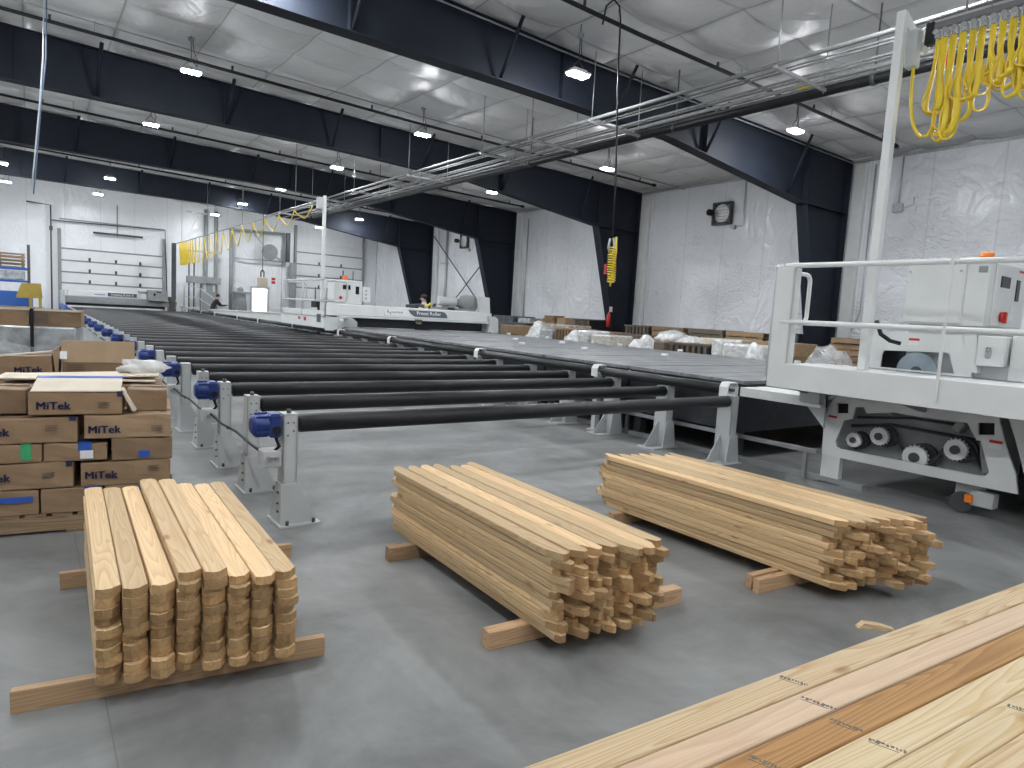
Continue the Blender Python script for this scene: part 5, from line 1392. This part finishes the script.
lump('wrapped_bundle', 15.6, 19.8, 21.2, 1.32, 'wrapd', 'dark wrapped bundle behind the kraft carton stack', 'bundle', 'box', 1.0, 18)
lump('wrapped_bundle', 14.0, 16.35, 17.05, 1.19, 'wrapg', 'grey film wrapped bundle left of the upright slatted crate', 'bundle', 'box', .9, 9, 'film')
lump('slatted_crate', 14.0, 15.25, 16.3, 1.28, 'woodD', 'brown crate of upright slats beyond the tables', 'crate', 'slat', .9, 10)
lump('wrapped_bundle', 14.0, 14.68, 15.2, 1.24, 'wrapg', 'pale film wrapped bundle just right of the upright slatted crate', 'bundle', 'box', .9, 11, 'filmw')
lump('wrapped_bundle', 14.0, 13.7, 14.55, 1.16, 'cream', 'yellowish film wrapped bundle in front of the second navy column', 'bundle', 'box', .9, 12, 'film')
lump('timber_bundle', 15.3, 12.2, 13.5, 1.02, 'woodD', 'low timber bundle under crumpled white film', 'timber bundle', 'box', 1.4, 13)
lump('timber_bundle', 14.0, 11.7, 12.15, 1.10, 'woodG', 'narrow grey timber bundle beside the crumpled white film', 'timber bundle', 'box', .9, 14)
lump('slatted_crate', 14.0, 10.3, 11.6, 1.13, 'woodG', 'dark crate of upright slats beyond the nearest tables', 'crate', 'slat', .9, 15)
lump('carton_stack', 15.5, 10.6, 11.8, 1.28, 'cream', 'pale cream carton stack behind the dark slatted crate', 'box', 'box', .9, 19)
lump('wrapped_bundle', 14.0, 9.95, 10.27, 1.28, 'paper', 'narrow white wrapped bundle right of the dark slatted crate', 'bundle', 'box', .8, 16, 'filmw')
lump('wrapped_bundle', 14.0, 9.15, 9.92, 1.20, 'wrapg', 'grey wrapped bundle by the machine railing post', 'bundle', 'box', .9, 17, 'filmw')
def filmheap(x, y, z, r, sq, seed, label, m='filmw'):
    b = MB().use(m); b.blob((0, 0, r * sq[2] * .55), r, sq, .16, 3, True, seed, True)
    b.top('plastic_film', (x, y, z), label, 'plastic film', 'crumpled plastic film', 0, False)
filmheap(14.0, 17.68, 0, .5, (.8, .7, 1.75), 5, 'crumpled white plastic film heap near the far machine tower')
filmheap(15.2, 12.85, 1.06, .42, (1., 1.3, .5), 6, 'crumpled white plastic film in front of the second navy column pallets')
filmheap(14.2, 13.0, 0, .5, (.9, 1.0, 1.6), 7, 'crumpled white plastic film heap beyond the table edge mid way')
filmheap(13.4, 8.9, 0, .42, (.7, .6, 1.9), 8, 'white plastic bag heap beside the machine railing post')
filmheap(12.9, 6.9, 0, .6, (.8, .9, 1.42), 9, 'clear crumpled plastic bag heap behind the machine platform', 'film')
filmheap(13.3, 5.3, 0, .55, (.8, .9, 1.65), 10, 'white crumpled plastic heap left of the machine hood', 'filmw')
lump('carton_stack', 14.3, 6.2, 7.6, .80, 'kraft', 'low carton stack under the crumpled plastic behind the platform', 'box', 'box', .9, 23)

lump('carton_stack', 17.2, 20.4, 21.1, 1.66, 'kraft3', 'small brown carton on the far brown pallet stack, right wall', 'box', 'box', .6, 32, None, 1.45)
lump('timber_bundle', 15.6, 15.3, 16.9, 1.22, 'woodD', 'brown timber bundle behind the upright slatted crate beyond the tables', 'timber bundle', 'box', 1.0, 33)
lump('timber_bundle', 15.5, 13.7, 15.1, 1.20, 'woodG', 'grey brown timber bundle at the foot of the second navy column', 'timber bundle', 'box', 1.0, 34)
lump('wrapped_bundle', 15.6, 17.3, 18.9, 1.34, 'woodD', 'brown timber in torn film behind the crumpled white plastic heap', 'bundle', 'box', 1.0, 35, 'film')
lump('timber_bundle', 15.6, 8.9, 10.2, 1.30, 'woodD', 'brown timber bundle behind the grey wrapped bundles near the railing post', 'timber bundle', 'box', 1.0, 36)
filmheap(14.9, 11.9, 1.0, .34, (1., 1.2, .55), 12, 'small torn white film on goods left of the dark slatted crate')
filmheap(13.2, 14.95, 0, .36, (.7, .9, 2.1), 13, 'torn white film hanging before the pale wrapped bundle')

# ------------------------------------------------------------------ world, camera, view
w = bpy.data.worlds.new('World'); SC.world = w; w.use_nodes = True
w.node_tree.nodes['Background'].inputs['Color'].default_value = (.5, .55, .6, 1)
w.node_tree.nodes['Background'].inputs['Strength'].default_value = .05
cam = bpy.data.cameras.new('Camera'); co = bpy.data.objects.new('Camera', cam); COL.objects.link(co)
cam.sensor_fit = 'HORIZONTAL'; cam.sensor_width = 36; cam.lens = 36 * 660 / 1024
cam.clip_start = .05; cam.clip_end = 200
ya, pi_, ro = math.radians(36.38363), math.radians(5.983175), math.radians(3.327248)
f = Vector((math.sin(ya) * math.cos(pi_), math.cos(ya) * math.cos(pi_), -math.sin(pi_)))
r = Vector((math.cos(ya), -math.sin(ya), 0)); u = r.cross(f)
r2 = r * math.cos(ro) + u * math.sin(ro); u2 = -r * math.sin(ro) + u * math.cos(ro)
mw = Matrix((r2, u2, -f)).transposed().to_4x4(); mw.translation = (0, 0, 1.6)
co.matrix_world = mw
SC.camera = co
vs = SC.view_settings
vs.view_transform = 'Standard'; vs.look = 'None'; vs.gamma = 1; vs.use_curve_mapping = False
vs.exposure = .12
SC.cycles.max_bounces = 8; SC.cycles.diffuse_bounces = 5; SC.cycles.use_denoising = True
SC.cycles.sample_clamp_indirect = 6
